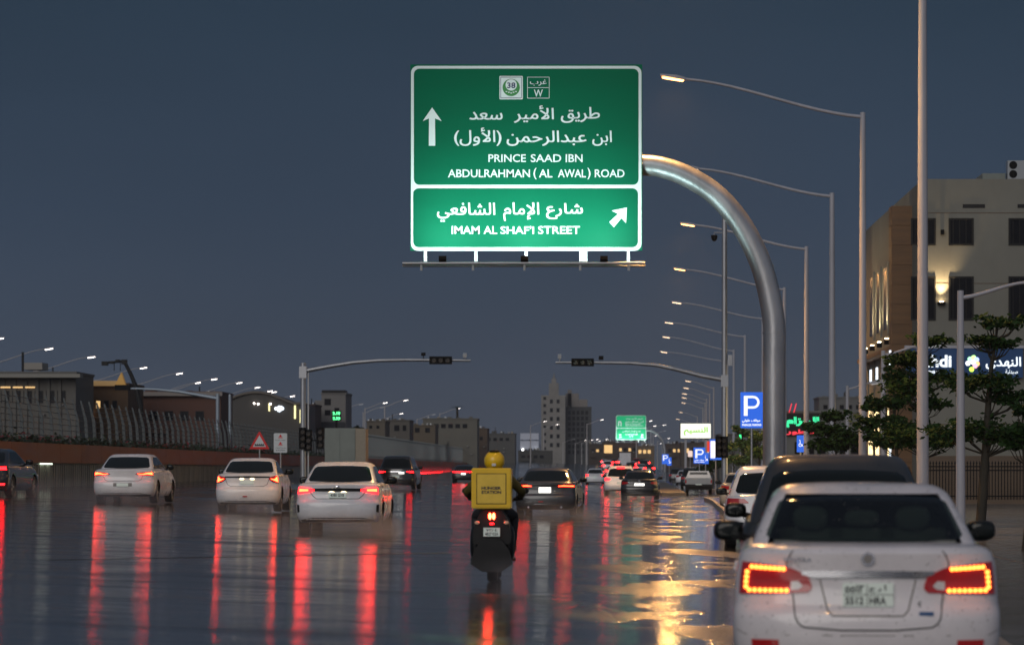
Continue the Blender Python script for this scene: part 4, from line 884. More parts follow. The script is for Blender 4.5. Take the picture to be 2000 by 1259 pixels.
# ---------------------------------------------------------------- street lamps
def lamp_post(name, label, px, s, top, head, rad, m, glow, group, base=PZ, dirx=-1, floods=None):
    """pole at photo column px; arm from the pole top to the head (photo points)"""
    X = (px - VX) / s; Y = F / s
    root = thing(name, label, 'street lamp', (X, Y, base), 0, group)
    zt = CH + (HY - top) / s - base; hx = (head[0] - px) / s; hz = CH + (HY - head[1]) / s - base
    q = MB(); q.tube([(0, 0, -.1), (0, 0, zt * .5), (0, 0, zt + .15)], [rad, rad * .82, rad * .62], 12); q.build('pole', m, root, 50)
    pts = []
    for i in range(13):
        t = i / 12; e = t * t * (3 - 2 * t); pts.append((hx * t * .93, 0, zt + (hz - zt) * (.35 * t + .65 * e)))
    q = MB(); q.tube(pts, [rad * .42 - rad * .12 * i / 12 for i in range(13)], 8); q.build('arm', m, root, 50)
    q = MB(); L_ = .85; d = 1 if hx > 0 else -1; ex, ez = pts[-1][0], pts[-1][2]
    q.add([(ex, -.11, ez - .05), (ex, .11, ez - .05), (ex, .11, ez + .05), (ex, -.11, ez + .05), (ex + d * .3, -.17, ez), (ex + d * .3, .17, ez), (ex + d * .3, .17, ez + .12), (ex + d * .3, -.17, ez + .12),
           (ex + d * L_, -.14, ez + .10), (ex + d * L_, .14, ez + .10), (ex + d * L_, .14, ez + .16), (ex + d * L_, -.14, ez + .16)],
          [(0, 1, 2, 3), (0, 1, 5, 4), (1, 2, 6, 5), (2, 3, 7, 6), (3, 0, 4, 7), (4, 5, 9, 8), (5, 6, 10, 9), (6, 7, 11, 10), (7, 4, 8, 11), (8, 9, 10, 11)])
    hd = q.build('lamp_head', m, root, 30)
    q = MB(); q.add([(ex + d * .05, -.13, ez - .055), (ex + d * .05, .13, ez - .055), (ex + d * (L_ - .06), .12, ez + .055), (ex + d * (L_ - .06), -.12, ez + .055), (ex + d * .1, -.08, ez - .085), (ex + d * .1, .08, ez - .085), (ex + d * (L_ - .12), .08, ez + .015), (ex + d * (L_ - .12), -.08, ez + .015)],
                    [(0, 1, 5, 4), (1, 2, 6, 5), (2, 3, 7, 6), (3, 0, 4, 7), (4, 5, 6, 7)])
    le = q.build('lamp_lens', M[glow], hd)
    if glow in ('warmlamp', 'rearlamp'):      # the lamp's own light
        ld = bpy.data.lights.new('lamp_light', 'SPOT'); ld.energy = 9000 if glow == 'warmlamp' else 900; ld.color = (1, .49, .15); ld.spot_size = radians(165); ld.spot_blend = 1; ld.shadow_soft_size = .16
        lo = link(bpy.data.objects.new('lamp_light', ld), le); lo.location = (ex + d * .42, 0, ez - .14); lo.rotation_euler = (radians(-12), 0, 0)
    return root
rp = M['polegrey']
GR_R = 'tall street lamps along the right pavement'
rows = [(1802, 82.7, -85, (1290, -190), 'warmlamp', 'nearest tall street lamp, pole leaving the top of the picture on the right'),
        (1685, 57.0, 229, (1312, 155), 'warmlamp', 'tall street lamp with the brightest warm head, second from the right'),
        (1625, 44.05, 384, (1345, 330), 'halflamp', 'street lamp whose head hides behind the curved sign post'),
        (1575, 35.5, 487, (1342, 440), 'warmlamp', 'street lamp with warm head just right of the tall camera pole'),
        (1532, 29.0, 566, (1325, 527), 'warmlamp', 'street lamp whose pole is hidden behind the thick gantry post'),
        (1490, 24.2, 623, (1320, 592), 'halflamp', 'street lamp touching the left edge of the gantry post'),
        (1455, 21.3, 658, (1305, 631), 'halflamp', 'dim street lamp above the blue parking sign'),
        (1433, 19.0, 686, (1300, 659), 'halflamp', 'dim street lamp right of the traffic camera pole'),
        (1421, 17.2, 706, (1295, 688), 'halflamp', 'dim small street lamp directly behind the camera pole')]
for px, s, top, hd, gl, lab in rows:
    lamp_post('street_lamp', lab, px, s, top, hd, .15 if s > 50 else .17, rp, gl, GR_R)
ORD = 'first second third fourth fifth sixth seventh eighth ninth tenth eleventh twelfth thirteenth fourteenth fifteenth sixteenth seventeenth eighteenth nineteenth twentieth'.split()
ORD += ['twenty ' + o for o in ORD[:9]] + ['thirtieth'] + ['thirty ' + o for o in ORD[:9]]
for i, (px, s) in enumerate(((1394, 15.2), (1386, 14.0), (1380, 13.0), (1377, 12.3), (1373, 11.4), (1362, 9.8), (1352, 8.6))):
    lamp_post('street_lamp', 'far dim street lamp over the billboard, ' + ORD[i] + ' from the top of its row', px, s, HY - 10.3 * s, (px - 3.1 * s, HY - 11.2 * s), .14, M['polefar'], 'halflamp', 'far street lamps on the right')
# two more of the same row stand behind the viewer
for y, x in ((36, 6.3), (6, 5.3), (-24, 4.6)):
    s = 60; r = lamp_post('street_lamp', {36: 'street lamp of the right row just out of frame, nearest to the viewer', 6: 'street lamp of the right row level with the viewer', -24: 'street lamp of the right row behind the viewer'}[y], VX + x * s, s, HY - 12.1 * s, (VX + x * s - 6 * s, HY - 13.2 * s), .14, rp, 'rearlamp', GR_R); r.location.y = y
# lamps of the carriageway beyond the underpass, on the left
LL = [(-2, 662), (95, 682), (178, 698), (280, 719), (350, 730), (386, 748), (418, 741), (467, 748), (503, 757), (527, 764), (535, 766), (571, 774)]
for i, (px, py) in enumerate(LL):
    h = HY - py + 2; s = h / 11.0; X = (px - VX) / s
    ln = 5.6
    lamp_post('street_lamp', 'white street lamp of the far left row, head at photo left' if 0 else ['leftmost far lamp cut by the picture edge', 'far left lamp above the pale flat roof', 'far left lamp left of the dark curved mast', 'far lamp just right of the dark curved mast', 'far lamp over the brick red building', 'small far lamp over the brick red building, lower of two', 'small far lamp left of the dark hall roof', 'far lamp over the middle of the dark hall', 'far lamp over the right end of the dark hall', 'tiny far lamp behind the dark hall ridge', 'tiny second lamp behind the dark hall ridge', 'tiny far lamp left of the traffic signal mast'][i],
              px - ln * s, s, py + 1.4 * s, (px, py), .12, M['polefar'], 'coollamp', 'white street lamps beyond the underpass on the left', base=.5)
for i, (px, py, b) in enumerate(sorted(((750, 787, 1), (790, 782, 1), (893, 798, 1), (926, 822, 1), (877, 818, 1), (703, 790, 0), (744, 796, 0), (845, 810, 0), (782, 808, 1), (1063, 823, 1), (1087, 829, 1), (1174, 820, 1), (1278, 832, 1), (1296, 830, 1), (1165, 858, 1), (1143, 860, 1), (1184, 858, 1), (1270, 822, 1), (1297, 842, 0), (1280, 851, 1), (1305, 856, 1), (1311, 865, 0), (1195, 862, 1), (1156, 859, 1), (1170, 861, 1), (1232, 872, 1), (1215, 873, 0), (1120, 858, 0), (1290, 866, 1), (1262, 868, 1), (1325, 868, 1)))):
    s = (HY - py) / 11.0 if py < 850 else (HY - py) / 9.0
    lamp_post('street_lamp', 'small distant street lamp, ' + ORD[i] + ' from the left of those over the central skyline', px - 3.2 * s, s, py + 1.0 * s, (px, py), .16, M['polefar'], 'coollamp' if b else 'dimlamp', 'distant street lamps above the skyline', base=.3)
# short pavement lamps with an arm to the right
for px, s, top, head, lab in ((1876, 95, 582, (2012, 552), 'short grey lamp post right of the nearest tall pole, arm reaching right'), (1725, 63, 694, (1800, 676), 'short grey lamp post in front of the lit shop windows'), (1655, 44, 760, (1702, 748), 'small lamp post left of the second tall pole, against the sky')):
    lamp_post('pavement_lamp', lab, px, s, top, head, .105, rp, 'dimlamp', 'short pavement lamps on the right')

# ---------------------------------------------------------------- traffic signals and camera masts
M['siglens'] = mat('signal_lens_off', (.05, .035, .02), .2, coat=.5)
M['sigred'] = emis('signal_red', (1, .1, .03), .5)
def signal_head(root, x, z, y, horiz=True, name='signal_head', k=1.0, lit=None):
    w, h = (1.05, .36) if horiz else (.36, 1.05)
    q = MB(); q.b2(x - w / 2 * k, x + w / 2 * k, y - .06, y + .10, z - h / 2 * k, z + h / 2 * k); o = q.build(name, M['matblack'], root)
    for i in (-1, 0, 1):
        cx, cz = (x + i * .32 * k, z) if horiz else (x, z + i * .32 * k)
        q = MB(); q.tube([(cx, y - .07, cz), (cx, y - .05, cz)], .11 * k, 14); q.build('signal_lens', M['sigred'] if lit == i else M['siglens'], o)
        q = MB(); n = 9; vs = []
        for j in range(n):
            a = pi * j / (n - 1) * 1.1 - .05 * pi; vs += [(cx + .13 * k * cos(a), y - .06, cz + .13 * k * sin(a)), (cx + .13 * k * cos(a), y - .26, cz + .13 * k * sin(a))]
        q.add(vs, [(2 * j, 2 * j + 1, 2 * j + 3, 2 * j + 2) for j in range(n - 1)]); q.build('signal_hood', M['matblack'], o)
    return o
def mast(px, s, toppx, armpts, label, sgn, base, shades):
    X = (px - VX) / s; Y = F / s; root = thing('signal_mast', label, 'traffic light', (X, Y, base))
    c = lambda a, b: ((a - px) / s, 0, CH + (HY - b) / s - base)
    zt = c(px, toppx)[2]
    q = MB(); q.tube([(0, 0, 0), (0, 0, zt * .5), (0, 0, zt)], [.15, .13, .115], 14); q.build('pole', M['galv'], root, 50)
    q = MB(); q.tube([c(*p) for p in armpts], [.11 - .055 * i / len(armpts) for i in range(len(armpts))], 10); q.build('arm', M['galv'], root, 50)
    q = MB(); a = c(*armpts[0]); q.b2(-.17, .17, -.15, .15, a[2] - .35, a[2] + .2); q.build('arm_bracket', M['galv'], root)
    return root, c
m1, c = mast(592, 42, 709, [(598, 724), (640, 716), (690, 708), (740, 704), (790, 703), (860, 703.5), (919, 704)], 'left signal mast with its black three-lamp head and arm reaching right', 1, .5, 0)
p = c(861, 704); signal_head(m1, p[0], p[2], -.12)
p = c(908, 694); q = MB(); q.box((p[0], -.05, p[2]), (.16, .34, .15), rx=.25); q.tube([(p[0], 0, p[2] - .1), (p[0], 0, c(908, 703)[2])], .03, 8); q.build('camera', M['litmetal'], m1)
p = c(827, 692); q = MB(); q.box((p[0], 0, p[2]), (.20, .12, .15)); q.tube([(p[0], 0, p[2]), (p[0], 0, c(827, 703)[2])], .02, 6); q.build('sensor', M['matblack'], m1)
for x, z in ((0, 856), (11, 860), (34, 856)):
    p = c(592 + x, z); o = signal_head(m1, p[0], p[2], -.20, False, k=.95)
q = MB(); p = c(598, 860); q.b2(p[0] - .2, p[0] + .75, -.05, .05, p[2] - .03, p[2] + .03); q.build('head_bracket', M['matblack'], m1)
q = MB(); q.tube([(.24, .0, 0), (.24, 0, c(0, 720)[2])], .035, 8); q.build('cable_pipe', M['litmetal'], m1, 50)
m2, c = mast(1415, 42, 410, [(1409, 741), (1370, 734), (1320, 721), (1280, 713), (1230, 709), (1160, 708), (1085, 708)], 'right signal mast, very tall pole with black three-lamp head on its left arm', -1, PZ, 0)
p = c(1138, 708); signal_head(m2, p[0], p[2], -.12)
p = c(1093, 696); q = MB(); q.box((p[0], -.05, p[2]), (.16, .34, .15), rx=.25); q.tube([(p[0], 0, p[2] - .1), (p[0], 0, c(1093, 707)[2])], .03, 8); q.build('camera', M['litmetal'], m2)
p = c(1174, 699); q = MB(); q.box((p[0], 0, p[2]), (.22, .12, .18)); q.build('sensor', M['matblack'], m2)
q = MB(); q.tube([c(1415, 455), c(1395, 455), c(1395, 460)], .035, 8); q.build('camera_arm', M['galv'], m2)
p = c(1395, 466); q = MB(); q.ell((p[0], 0, p[2]), (.13, .13, .14), 14, 10); q.tube([(p[0], 0, p[2] + .02), (p[0], 0, p[2] + .15)], .15, 14); q.build('dome_camera', M['matblack'], m2, 50)
p = c(1425, 704); q = MB(); q.b2(p[0] - .08, p[0] + .12, -.1, .1, p[2] - .25, p[2] + .25); q.build('control_box', M['galv'], m2)
for x in (1414, 1404):
    p = c(x, 873); signal_head(m2, p[0], p[2], -.22, False, k=.95, lit=None)

# ---------------------------------------------------------------- post signs
def post_sign(name, label, px, s, y0, y1, w, base_py, draw, m='signblue', back=.03, base=PZ):
    X = (px - VX) / s; Y = F / s
    root = thing(name, label, 'road sign', (X, Y, base)); z1, z0 = CH + (HY - y0) / s - base, CH + (HY - y1) / s - base
    q = MB(); q.tube([(0, 0, -.05), (0, 0, z1 - .1)], .038, 8); q.build('post', M['galv'], root, 50)
    draw(root, -.06, w / s / 2, z0, z1); return root
def parking(root, y, hw, z0, z1, extra=None, sub=True):
    q = MB(); q.prism(rrect(-hw, hw, z0, z1, hw * .06), y, y + .03); o = q.build('board', M['signblue'], root)
    h = z1 - z0; q = MB()
    a, b = -hw * .70, hw * .70; zt, zb = z1 - h * .10, z0 + h * .34; t = hw * .34
    sheet(q, [(a, zb), (a + t, zb), (a + t, zt), (a, zt)], y - .004)
    zm = zb + (zt - zb) * .36; n = 10; r0 = (zt - zm) / 2; cx = b - r0 * 1.0; cz = (zt + zm) / 2; vs = [(a + t, zt), (a + t, zt - t * .62)]
    outer = [(a + t, zt)] + [(cx + r0 * sin(pi * i / n), cz + r0 * cos(pi * i / n)) for i in range(n + 1)] + [(a + t, zm)]
    ri = r0 - t * .62; inn = [(a + t, cz + ri)] + [(cx + ri * sin(pi * i / n), cz + ri * cos(pi * i / n)) for i in range(n + 1)] + [(a + t, cz - ri)]
    m_ = len(outer); q.add([(x, y - .004, z) for x, z in outer + inn], [(i, i + 1, m_ + i + 1, m_ + i) for i in range(m_ - 1)])
    q.build('letter_p', M['litwhite'], o, recalc=False)
    if sub:
        q = MB(); text(q, 'موقف طولي', -hw * .85, hw * .75, z0 + h * .15, z0 + h * .25, y - .004, True, .03); text(q, 'PARALLEL PARKING', -hw * .85, hw * .85, z0 + h * .06, z0 + h * .12, y - .004, bold=.04); q.build('lettering', M['litwhite'], o, recalc=False)
def wheelchair(root, y, hw, z0, z1):
    q = MB(); q.prism(rrect(-hw, hw, z0, z1, hw * .06), y, y + .03); o = q.build('board', M['signblue'], root); k = hw
    zc = (z0 + z1) / 2; q = MB(); n = 18; r0, r1, cz = k * .52, k * .34, zc - k * .35
    for i in range(n - 5):
        a0, a1 = radians(100 + 270 * i / (n - 5)), radians(100 + 270 * (i + 1) / (n - 5))
        sheet(q, [(r0 * cos(a0), cz + r0 * sin(a0)), (r1 * cos(a0), cz + r1 * sin(a0)), (r1 * cos(a1), cz + r1 * sin(a1)), (r0 * cos(a1), cz + r0 * sin(a1))], y - .004)
    sheet(q, [(-k * .12, cz + k * .2), (k * .05, cz + k * .2), (k * .05, cz + k * 1.1), (-k * .12, cz + k * 1.1)], y - .005)
    sheet(q, [(k * .05, cz + k * .2), (k * .6, cz + k * .2), (k * .75, cz - k * .4), (k * .6, cz - k * .45), (k * .45, cz + k * .02), (k * .05, cz + k * .02)], y - .006)
    sheet(q, [(-.03 + k * .16 * cos(2 * pi * i / 10), cz + k * 1.32 + k * .16 * sin(2 * pi * i / 10)) for i in range(10)], y - .005)
    q.build('wheelchair_symbol', M['litwhite'], o, recalc=False)
post_sign('parking_sign', 'large blue P sign beside the curved gantry post', 1468, 60, 766, 836, 44, 0, parking)
post_sign('parking_sign', 'blue P sign standing in front of the pale pickup', 1366, 29, 874, 905, 23, 0, parking)
post_sign('parking_sign', 'small blue P sign by the foot of the far gantry', 1299.5, 17, 887, 906, 13, 0, lambda *a: parking(*a, sub=False))
post_sign('disabled_parking_sign', 'small blue wheelchair sign right of the gantry post', 1563, 40, 850, 883, 13.5, 0, wheelchair)
post_sign('disabled_parking_sign', 'small blue wheelchair sign just right of the P sign over the pickup', 1378, 27, 884, 906, 12, 0, wheelchair)
post_sign('disabled_parking_sign', 'tiny blue wheelchair sign beside the small far P sign', 1307, 16, 893, 909, 9, 0, wheelchair)
post_sign('blue_sign', 'blue and white sign board left of the tall signal pole', 1398, 34, 858, 898, 24, 0, lambda r, y, hw, z0, z1: (MB().prism(rrect(-hw, hw, z0, z1, .05), y, y + .03).build('board', M['signblue'], r), sheet(MB(), rrect(-hw * .85, -hw * .1, z0 + .1, z1 - .1, .03), y - .004).build('white_panel', M['litwhite'], r, recalc=False)))
M['signred'] = mat('sign_red', (.72, .012, .012), .45)
def tri(root, y, hw, z0, z1):
    q = MB(); q.prism([(-hw, z0), (hw, z0), (hw * .06, z1), (-hw * .06, z1)], y, y + .03); o = q.build('red_triangle', M['signred'], root)
    h = z1 - z0; q = MB(); sheet(q, [(-hw * .66, z0 + h * .13), (hw * .66, z0 + h * .13), (0, z1 - h * .20)], y - .004); q.build('white_field', M['signwhite'], o, recalc=False)
    q = MB(); pts = [(-hw * .48, z0 + h * .18), (hw * .48, z0 + h * .18), (hw * .48, z0 + h * .25)]
    sheet(q, pts + [(-hw * .48, z0 + h * .25)], y - .008)
    for i in range(5): x = -hw * .40 + hw * .20 * i; sheet(q, [(x - hw * .07, z0 + h * .24), (x + hw * .07, z0 + h * .24), (x + hw * .04, z0 + h * .31), (x - hw * .04, z0 + h * .31)], y - .010)
    q.build('bump_symbol', M['ink'], o, recalc=False)
post_sign('warning_sign', 'red triangular uneven road warning sign at the left island', 507, 41, 843, 877, 39, 0, tri, base=.55)
def notice(root, y, hw, z0, z1):
    q = MB(); q.prism(rrect(-hw, hw, z0, z1, .05), y, y + .03); o = q.build('board', M['signwhite'], root); h = z1 - z0
    q = MB()
    for f in (.80, .42): sheet(q, [(-hw * .25, z0 + h * f), (hw * .25, z0 + h * f), (hw * .05, z0 + h * (f + .13)), (-hw * .05, z0 + h * (f + .13))], y - .004); sheet(q, [(-hw * .35, z0 + h * (f - .05)), (hw * .35, z0 + h * (f - .05)), (hw * .35, z0 + h * (f - .02)), (-hw * .35, z0 + h * (f - .02))], y - .004)
    q.build('red_mark', M['signred'], o, recalc=False)
    q = MB(); 
    for f, t in ((.64, 'تخفيف السرعة'), (.24, 'ممنوع الوقوف')): 
        try: text(q, t.replace('خ', 'ح'), -hw * .8, hw * .8, z0 + h * (f - .03), z0 + h * (f + .04), y - .004, True, .01)
        except Exception: pass
    text(q, 'SLOW DOWN', -hw * .7, hw * .7, z0 + h * .10, z0 + h * .15, y - .004); q.build('lettering', M['ink'], o, recalc=False)
post_sign('notice_sign', 'white rectangular notice board with small red marks beside the triangular sign', 548, 41, 846, 884, 26, 0, notice, base=.55)
# signal cabinet on the island
r = thing('signal_cabinet', 'tall grey green utility cabinet with a tan side behind the left signal mast', 'cabinet', ((640 - VX) / 38, F / 38, .5))
M['cabgreen'] = mat('cabinet_paint', (.20, .225, .205), .5, noise=.15, nscale=1.2, bump=.1); M['cabtan'] = mat('cabinet_side', (.30, .26, .20), .6, noise=.1)
zt = CH + (HY - 836) / 38 - .5
q = MB(); q.b2(-.15, 1.42, 0, 1.9, 0, zt); q.build('casing', M['cabgreen'], r)
q = MB(); q.b2(1.424, 1.95, .02, 1.6, 0, zt - .02); q.build('side_box', M['cabtan'], r)
for i in range(2):
    x0 = -.12 + i * .77; q = MB(); q.b2(x0, x0 + .74, -.02, 0, .12, zt - .12); d = q.build('door', M['cabgreen'], r)
    for k in range(4): qq = MB(); qq.b2(x0 + .2, x0 + .5, -.03, -.015, .35 + .06 * k, .37 + .06 * k); qq.build('louvre', M['shade'], d)
q = MB(); q.b2(.5, .9, -.035, -.02, .45, .62); q.build('name_plate', M['ink'], r)

# ---------------------------------------------------------------- underpass wall, planting and fence on the left
M['wallgrey'] = mat('ribbed_concrete', (.26, .26, .22), .6, noise=.35, nscale=.9, bump=.2, bscale=10, stretch=(1, 1, .4))
M['orange'] = mat('orange_band', (.27, .075, .014), .5, noise=.3, nscale=.5, stretch=(1, .3, 2))
M['slat'] = mat('slat_metal', (.17, .19, .19), .5, metal=.2)
M['fence'] = mat('fence_metal', (.075, .088, .092), .45, metal=.3, noise=.2, nscale=3)
M['leafdark'] = mat('dark_leaf', (.022, .040, .018), .6, noise=.5, nscale=9)
M['flower'] = mat('red_flower', (.25, .02, .03), .6)
def wx(y): return -22.0 - 1.4 * min(1, max(0, (y - 102) / 110))
Z0 = .77
wall = thing('retaining_wall', 'long low concrete wall with an orange band along the left edge of the road', 'wall', (-22, 80, .6))
y = 74.0; k = 0
while y < 700:
    Ln = 2.0 if y < 190 else (6 if y < 300 else 40)
    x = wx(y + Ln / 2); x0_, x1_ = wx(y), wx(y + Ln)
    q = MB(); q.prismz([(x0_ - .5, y + .015), (x0_, y + .015), (x1_, y + Ln - .015), (x1_ - .5, y + Ln - .015)], Z0 - .4, 1.72)
    if y < 190:
        for j in range(4): q.b2(x - .01, x + .035, y + .2 + j * .47, y + .38 + j * .47, Z0 - .3, 1.66)
    wpart(q, 'wall_panel', M['wallgrey'], wall)
    y += Ln
for y, Ln in [(74 + 5 * k, 5) for k in range(38)] + [(264, 68), (332, 68), (400, 300)]:
    q = MB(); q.prismz([(wx(y) - .9, y + .02), (wx(y) + .14, y + .02), (wx(y + Ln) + .14, y + Ln - .02), (wx(y + Ln) - .9, y + Ln - .02)], 1.724, 2.5); wpart(q, 'orange_band', M['orange'], wall)
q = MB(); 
for y in range(331, 432, 2): q.b2(wx(y) + .16, wx(y) + .22, y, y + 1.3, .80, .98)  # glowing red blocks standing in for a tail lamp reflection along the wall
wpart(q, 'red_reflection_strip', M['redglow'], wall)['kind'] = 'stuff'
# strip lamps added under the band to light the wall
M['addedstrip'] = emis('added_strip_lamp', (.85, 1, .8), 2)
for y in (103.5, 106.0, 110.2, 111.4): q = MB(); q.b2(wx(y) + .02, wx(y) + .12, y, y + .9, 1.66, 1.715); wpart(q, 'added_strip_lamp', M['addedstrip'], wall)
def leaves(mb, n, fn, size, flat=.5):
    for _ in range(n):
        c = Vector(fn()); s_ = size * random.uniform(.6, 1.3)
        a = Vector((random.gauss(0, 1), random.gauss(0, 1), random.gauss(0, flat))).normalized(); b = a.cross(Vector((random.gauss(0, 1), random.gauss(0, 1), random.gauss(0, 1)))).normalized()
        mb.add([c - a * s_, c - b * s_ * .45, c + a * s_, c + b * s_ * .45], [(0, 1, 2, 3)])
q = MB(); leaves(q, 5200, lambda: (lambda y: (wx(y) - random.uniform(0, .8), y, 2.5 + abs(random.gauss(0, .17))))(74 + 190 * random.random() ** 1.3), .11)
stuff(q.build('planting', M['leafdark'], recalc=False))
q = MB(); leaves(q, 420, lambda: (lambda y: (wx(y) - .15 - random.uniform(0, .5), y, 2.62 + abs(random.gauss(0, .12))))(90 + 30 * random.random() + 40 * int(random.random() * 3)), .09)
stuff(q.build('red_flowers', M['flower'], recalc=False))
fr = thing('metal_fence', 'tall fence of leaning grey posts and thin rails on top of the orange band', 'fence', (-22.5, 80, 2.5))
pm = None; y = 76.0
while y < 245:
    x = wx(y) - .55
    if pm is None:
        q = MB(); q.add([(-.05, -.06, 0), (.09, -.06, 0), (.09, .06, 0), (-.05, .06, 0), (-.11, -.05, 1.1), (.02, -.05, 1.1), (.02, .05, 1.1), (-.11, .05, 1.1), (-.30, -.03, 2.0), (-.24, -.03, 2.0), (-.24, .03, 2.0), (-.30, .03, 2.0)],
                        [(0, 1, 5, 4), (1, 2, 6, 5), (2, 3, 7, 6), (3, 0, 4, 7), (4, 5, 9, 8), (5, 6, 10, 9), (6, 7, 11, 10), (7, 4, 8, 11), (8, 9, 10, 11), (0, 3, 2, 1)]); pm = q.mesh('fence_post', M['fence'])
    o = link(bpy.data.objects.new('fence_post', pm), fr); o.location = Vector((x, y, 2.5)) - fr.location; y += 2.1
for h in range(8):
    z = 2.62 + .24 * h; dx = -.0 - .27 * (h / 7) ** 1.6
    q = MB(); q.tube([(wx(y) - .52 + dx, y, z) for y in (76, 102, 130, 160, 190, 212, 245)], .014, 5); wpart(q, 'fence_rail', M['fence'], fr)
fr2 = thing('slat_fence', 'far grey fence of close upright slats right of the cabinet', 'fence', (-24, 270, 2.5))
sm_ = MB().box((0, 0, 1.25), (.07, .16, 2.5)).mesh('fence_slat', M['slat']); y = 250.0; n = 0
while y < 620 and n < 290:
    o = link(bpy.data.objects.new('fence_slat', sm_), fr2); o.location = Vector((wx(y) - .6, y, 2.5)) - fr2.location; y += .9 + (y - 250) * .003; n += 1
for z in (2.7, 4.8): q = MB(); q.b2(-24.06, -24.02, 250, 620, z, z + .08); wpart(q, 'fence_rail', M['fence'], fr2)

# ---------------------------------------------------------------- buildings
M['windark'] = mat('dark_window', (.005, .006, .009), .25, spec=.2)
M['winwarm'] = emis('warm_window', (1, .62, .25), .9); M['winwhite'] = emis('white_window', (.8, .9, 1), 1.6)
M['frame'] = mat('window_frame', (.02, .02, .02), .5, spec=.2)
WC = {}
def window(root, x, z, w, h, y, m='windark', depth=.05, frame=True):
    k = (round(w, 2), round(h, 2), m)
    if k not in WC:
        f = MB(); t = min(.08, w * .08); 
        f.b2(-w / 2 - t, w / 2 + t, -depth, 0, h / 2, h / 2 + t); f.b2(-w / 2 - t, w / 2 + t, -depth, 0, -h / 2 - t, -h / 2); f.b2(-w / 2 - t, -w / 2, -depth, 0, -h / 2, h / 2); f.b2(w / 2, w / 2 + t, -depth, 0, -h / 2, h / 2)
        p = MB(); p.b2(-w / 2, w / 2, -.015, .01, -h / 2, h / 2); WC[k] = (f.mesh('window', M['frame']), p.mesh('pane', M[m]))
    a, b = WC[k]; o = link(bpy.data.objects.new('window', a), root); o.location = (x, y, z); link(bpy.data.objects.new('pane', b), o); return o
def building(label, px0, px1, ptop, s, col, wins=(), depth=None, name='building', rough=.7, parapet=True, base=0.0, extra=None, lit=(), cat='building', noise=.2):
    X0, X1 = (px0 - VX) / s, (px1 - VX) / s; Y = F / s; W_ = X1 - X0; H_ = CH + (HY - ptop) / s - base; dp = depth or max(8, W_ * .7)
    root = thing(name, label, cat, (X0, Y, base)); kf = .62 if name == 'building' else .8; col = tuple(v * kf for v in col); m = mat('facade', col, rough, noise=noise, nscale=.35, bump=.05, bscale=3)
    q = MB(); q.b2(0, W_, 0, dp, 0, H_); q.build('wall', m, root)
    if parapet:
        q = MB(); t = max(.15, H_ * .02); q.b2(-.1, W_ + .1, -.1, .2, H_, H_ + t); q.b2(-.1, .2, .2, dp, H_, H_ + t); q.b2(W_ - .2, W_ + .1, .2, dp, H_, H_ + t); q.build('parapet', m, root)
    for i, (cx, cy, w, h) in enumerate(wins):      # photo centre, size in photo px
        window(root, (cx - VX) / s - X0, CH + (HY - cy) / s - base, w / s, h / s, 0, 'winwarm' if i in lit else 'windark')
    if extra: extra(root, lambda a, b: ((a - VX) / s - X0, CH + (HY - b) / s - base), s, W_, H_, dp, m)
    return root
# the pharmacy building on the right
s = 45.08
ph = thing('pharmacy_building', 'cream building on the right with the blue pharmacy sign and a brown slatted pylon', 'building', (13.8, 122, 0))
M['cream'] = mat('cream_render', (.205, .20, .17), .75, noise=.22, nscale=.35, bump=.1, bscale=4, stretch=(1, 1, .6)); M['brown'] = mat('brown_cladding', (.17, .09, .04), .55, noise=.25, nscale=1.2, stretch=(.4, .4, 4))
M['basebrown'] = mat('tan_base', (.12, .082, .052), .6, noise=.2, nscale=.6)
q = MB(); q.b2(0, 28, 0, 27, 0, 14.03); q.build('wall', M['cream'], ph)
q = MB(); q.b2(-.06, 28, -.08, -.005, 0, 2.05); q.build('base_course', M['basebrown'], ph)
for i in range(4):      # render joints: thin raised bands
    q = MB(); q.b2(0, 28, -.012, 0, 3.4 + i * 3.05, 3.43 + i * 3.05); q.build('render_joint', M['basebrown'], ph)
cc = lambda a, b: ((a - VX) / s - 13.8, CH + (HY - b) / s)
for cx in (1803, 1877, 1994, 2070, 2150):
    for cy, h in ((453, 46), (583, 79)):
        p = cc(cx, cy); o = window(ph, p[0], p[1], 42 / s, h / s, 0)
        for k in range(3): q = MB(); q.b2(-.36 + .28 * k, -.33 + .28 * k, -.03, -.018, -h / s / 2, h / s / 2); q.build('mullion', M['frame'], o)
for cx in (1902, 2009): p = cc(cx, 403); q = MB(); q.b2(p[0] - .48, p[0] + .48, -.02, 0, p[1] - .08, p[1] + .08); q.build('vent_slot', M['dark'], ph)
p = cc(1840, 454); q = MB(); q.b2(p[0] - .07, p[0] + .07, -.2, 0, p[1] - .1, p[1] + .1); q.build('speaker', M['matblack'], ph)
p = cc(1838, 592); q = MB(); q.b2(p[0] - .16, p[0] + .16, -.30, -.01, p[1] - .08, p[1] + .03); q.build('wall_lamp', M['matblack'], ph)
M['bulbwarm'] = emis('lamp_bulb', (1, .72, .38), 35)
q = MB(); q.b2(p[0] - .08, p[0] + .08, -.22, -.08, p[1] + .035, p[1] + .06); lo_ = q.build('wall_lamp_bulb', M['bulbwarm'], ph)
ld = bpy.data.lights.new('wall_spot', 'SPOT'); ld.energy = 650; ld.color = (1, .70, .36); ld.spot_size = radians(75); ld.spot_blend = .9; ld.shadow_soft_size = .08
lo = link(bpy.data.objects.new('wall_spot', ld), lo_); lo.location = (p[0], -.30, p[1] + .10); lo.rotation_euler = (radians(172), 0, 0)
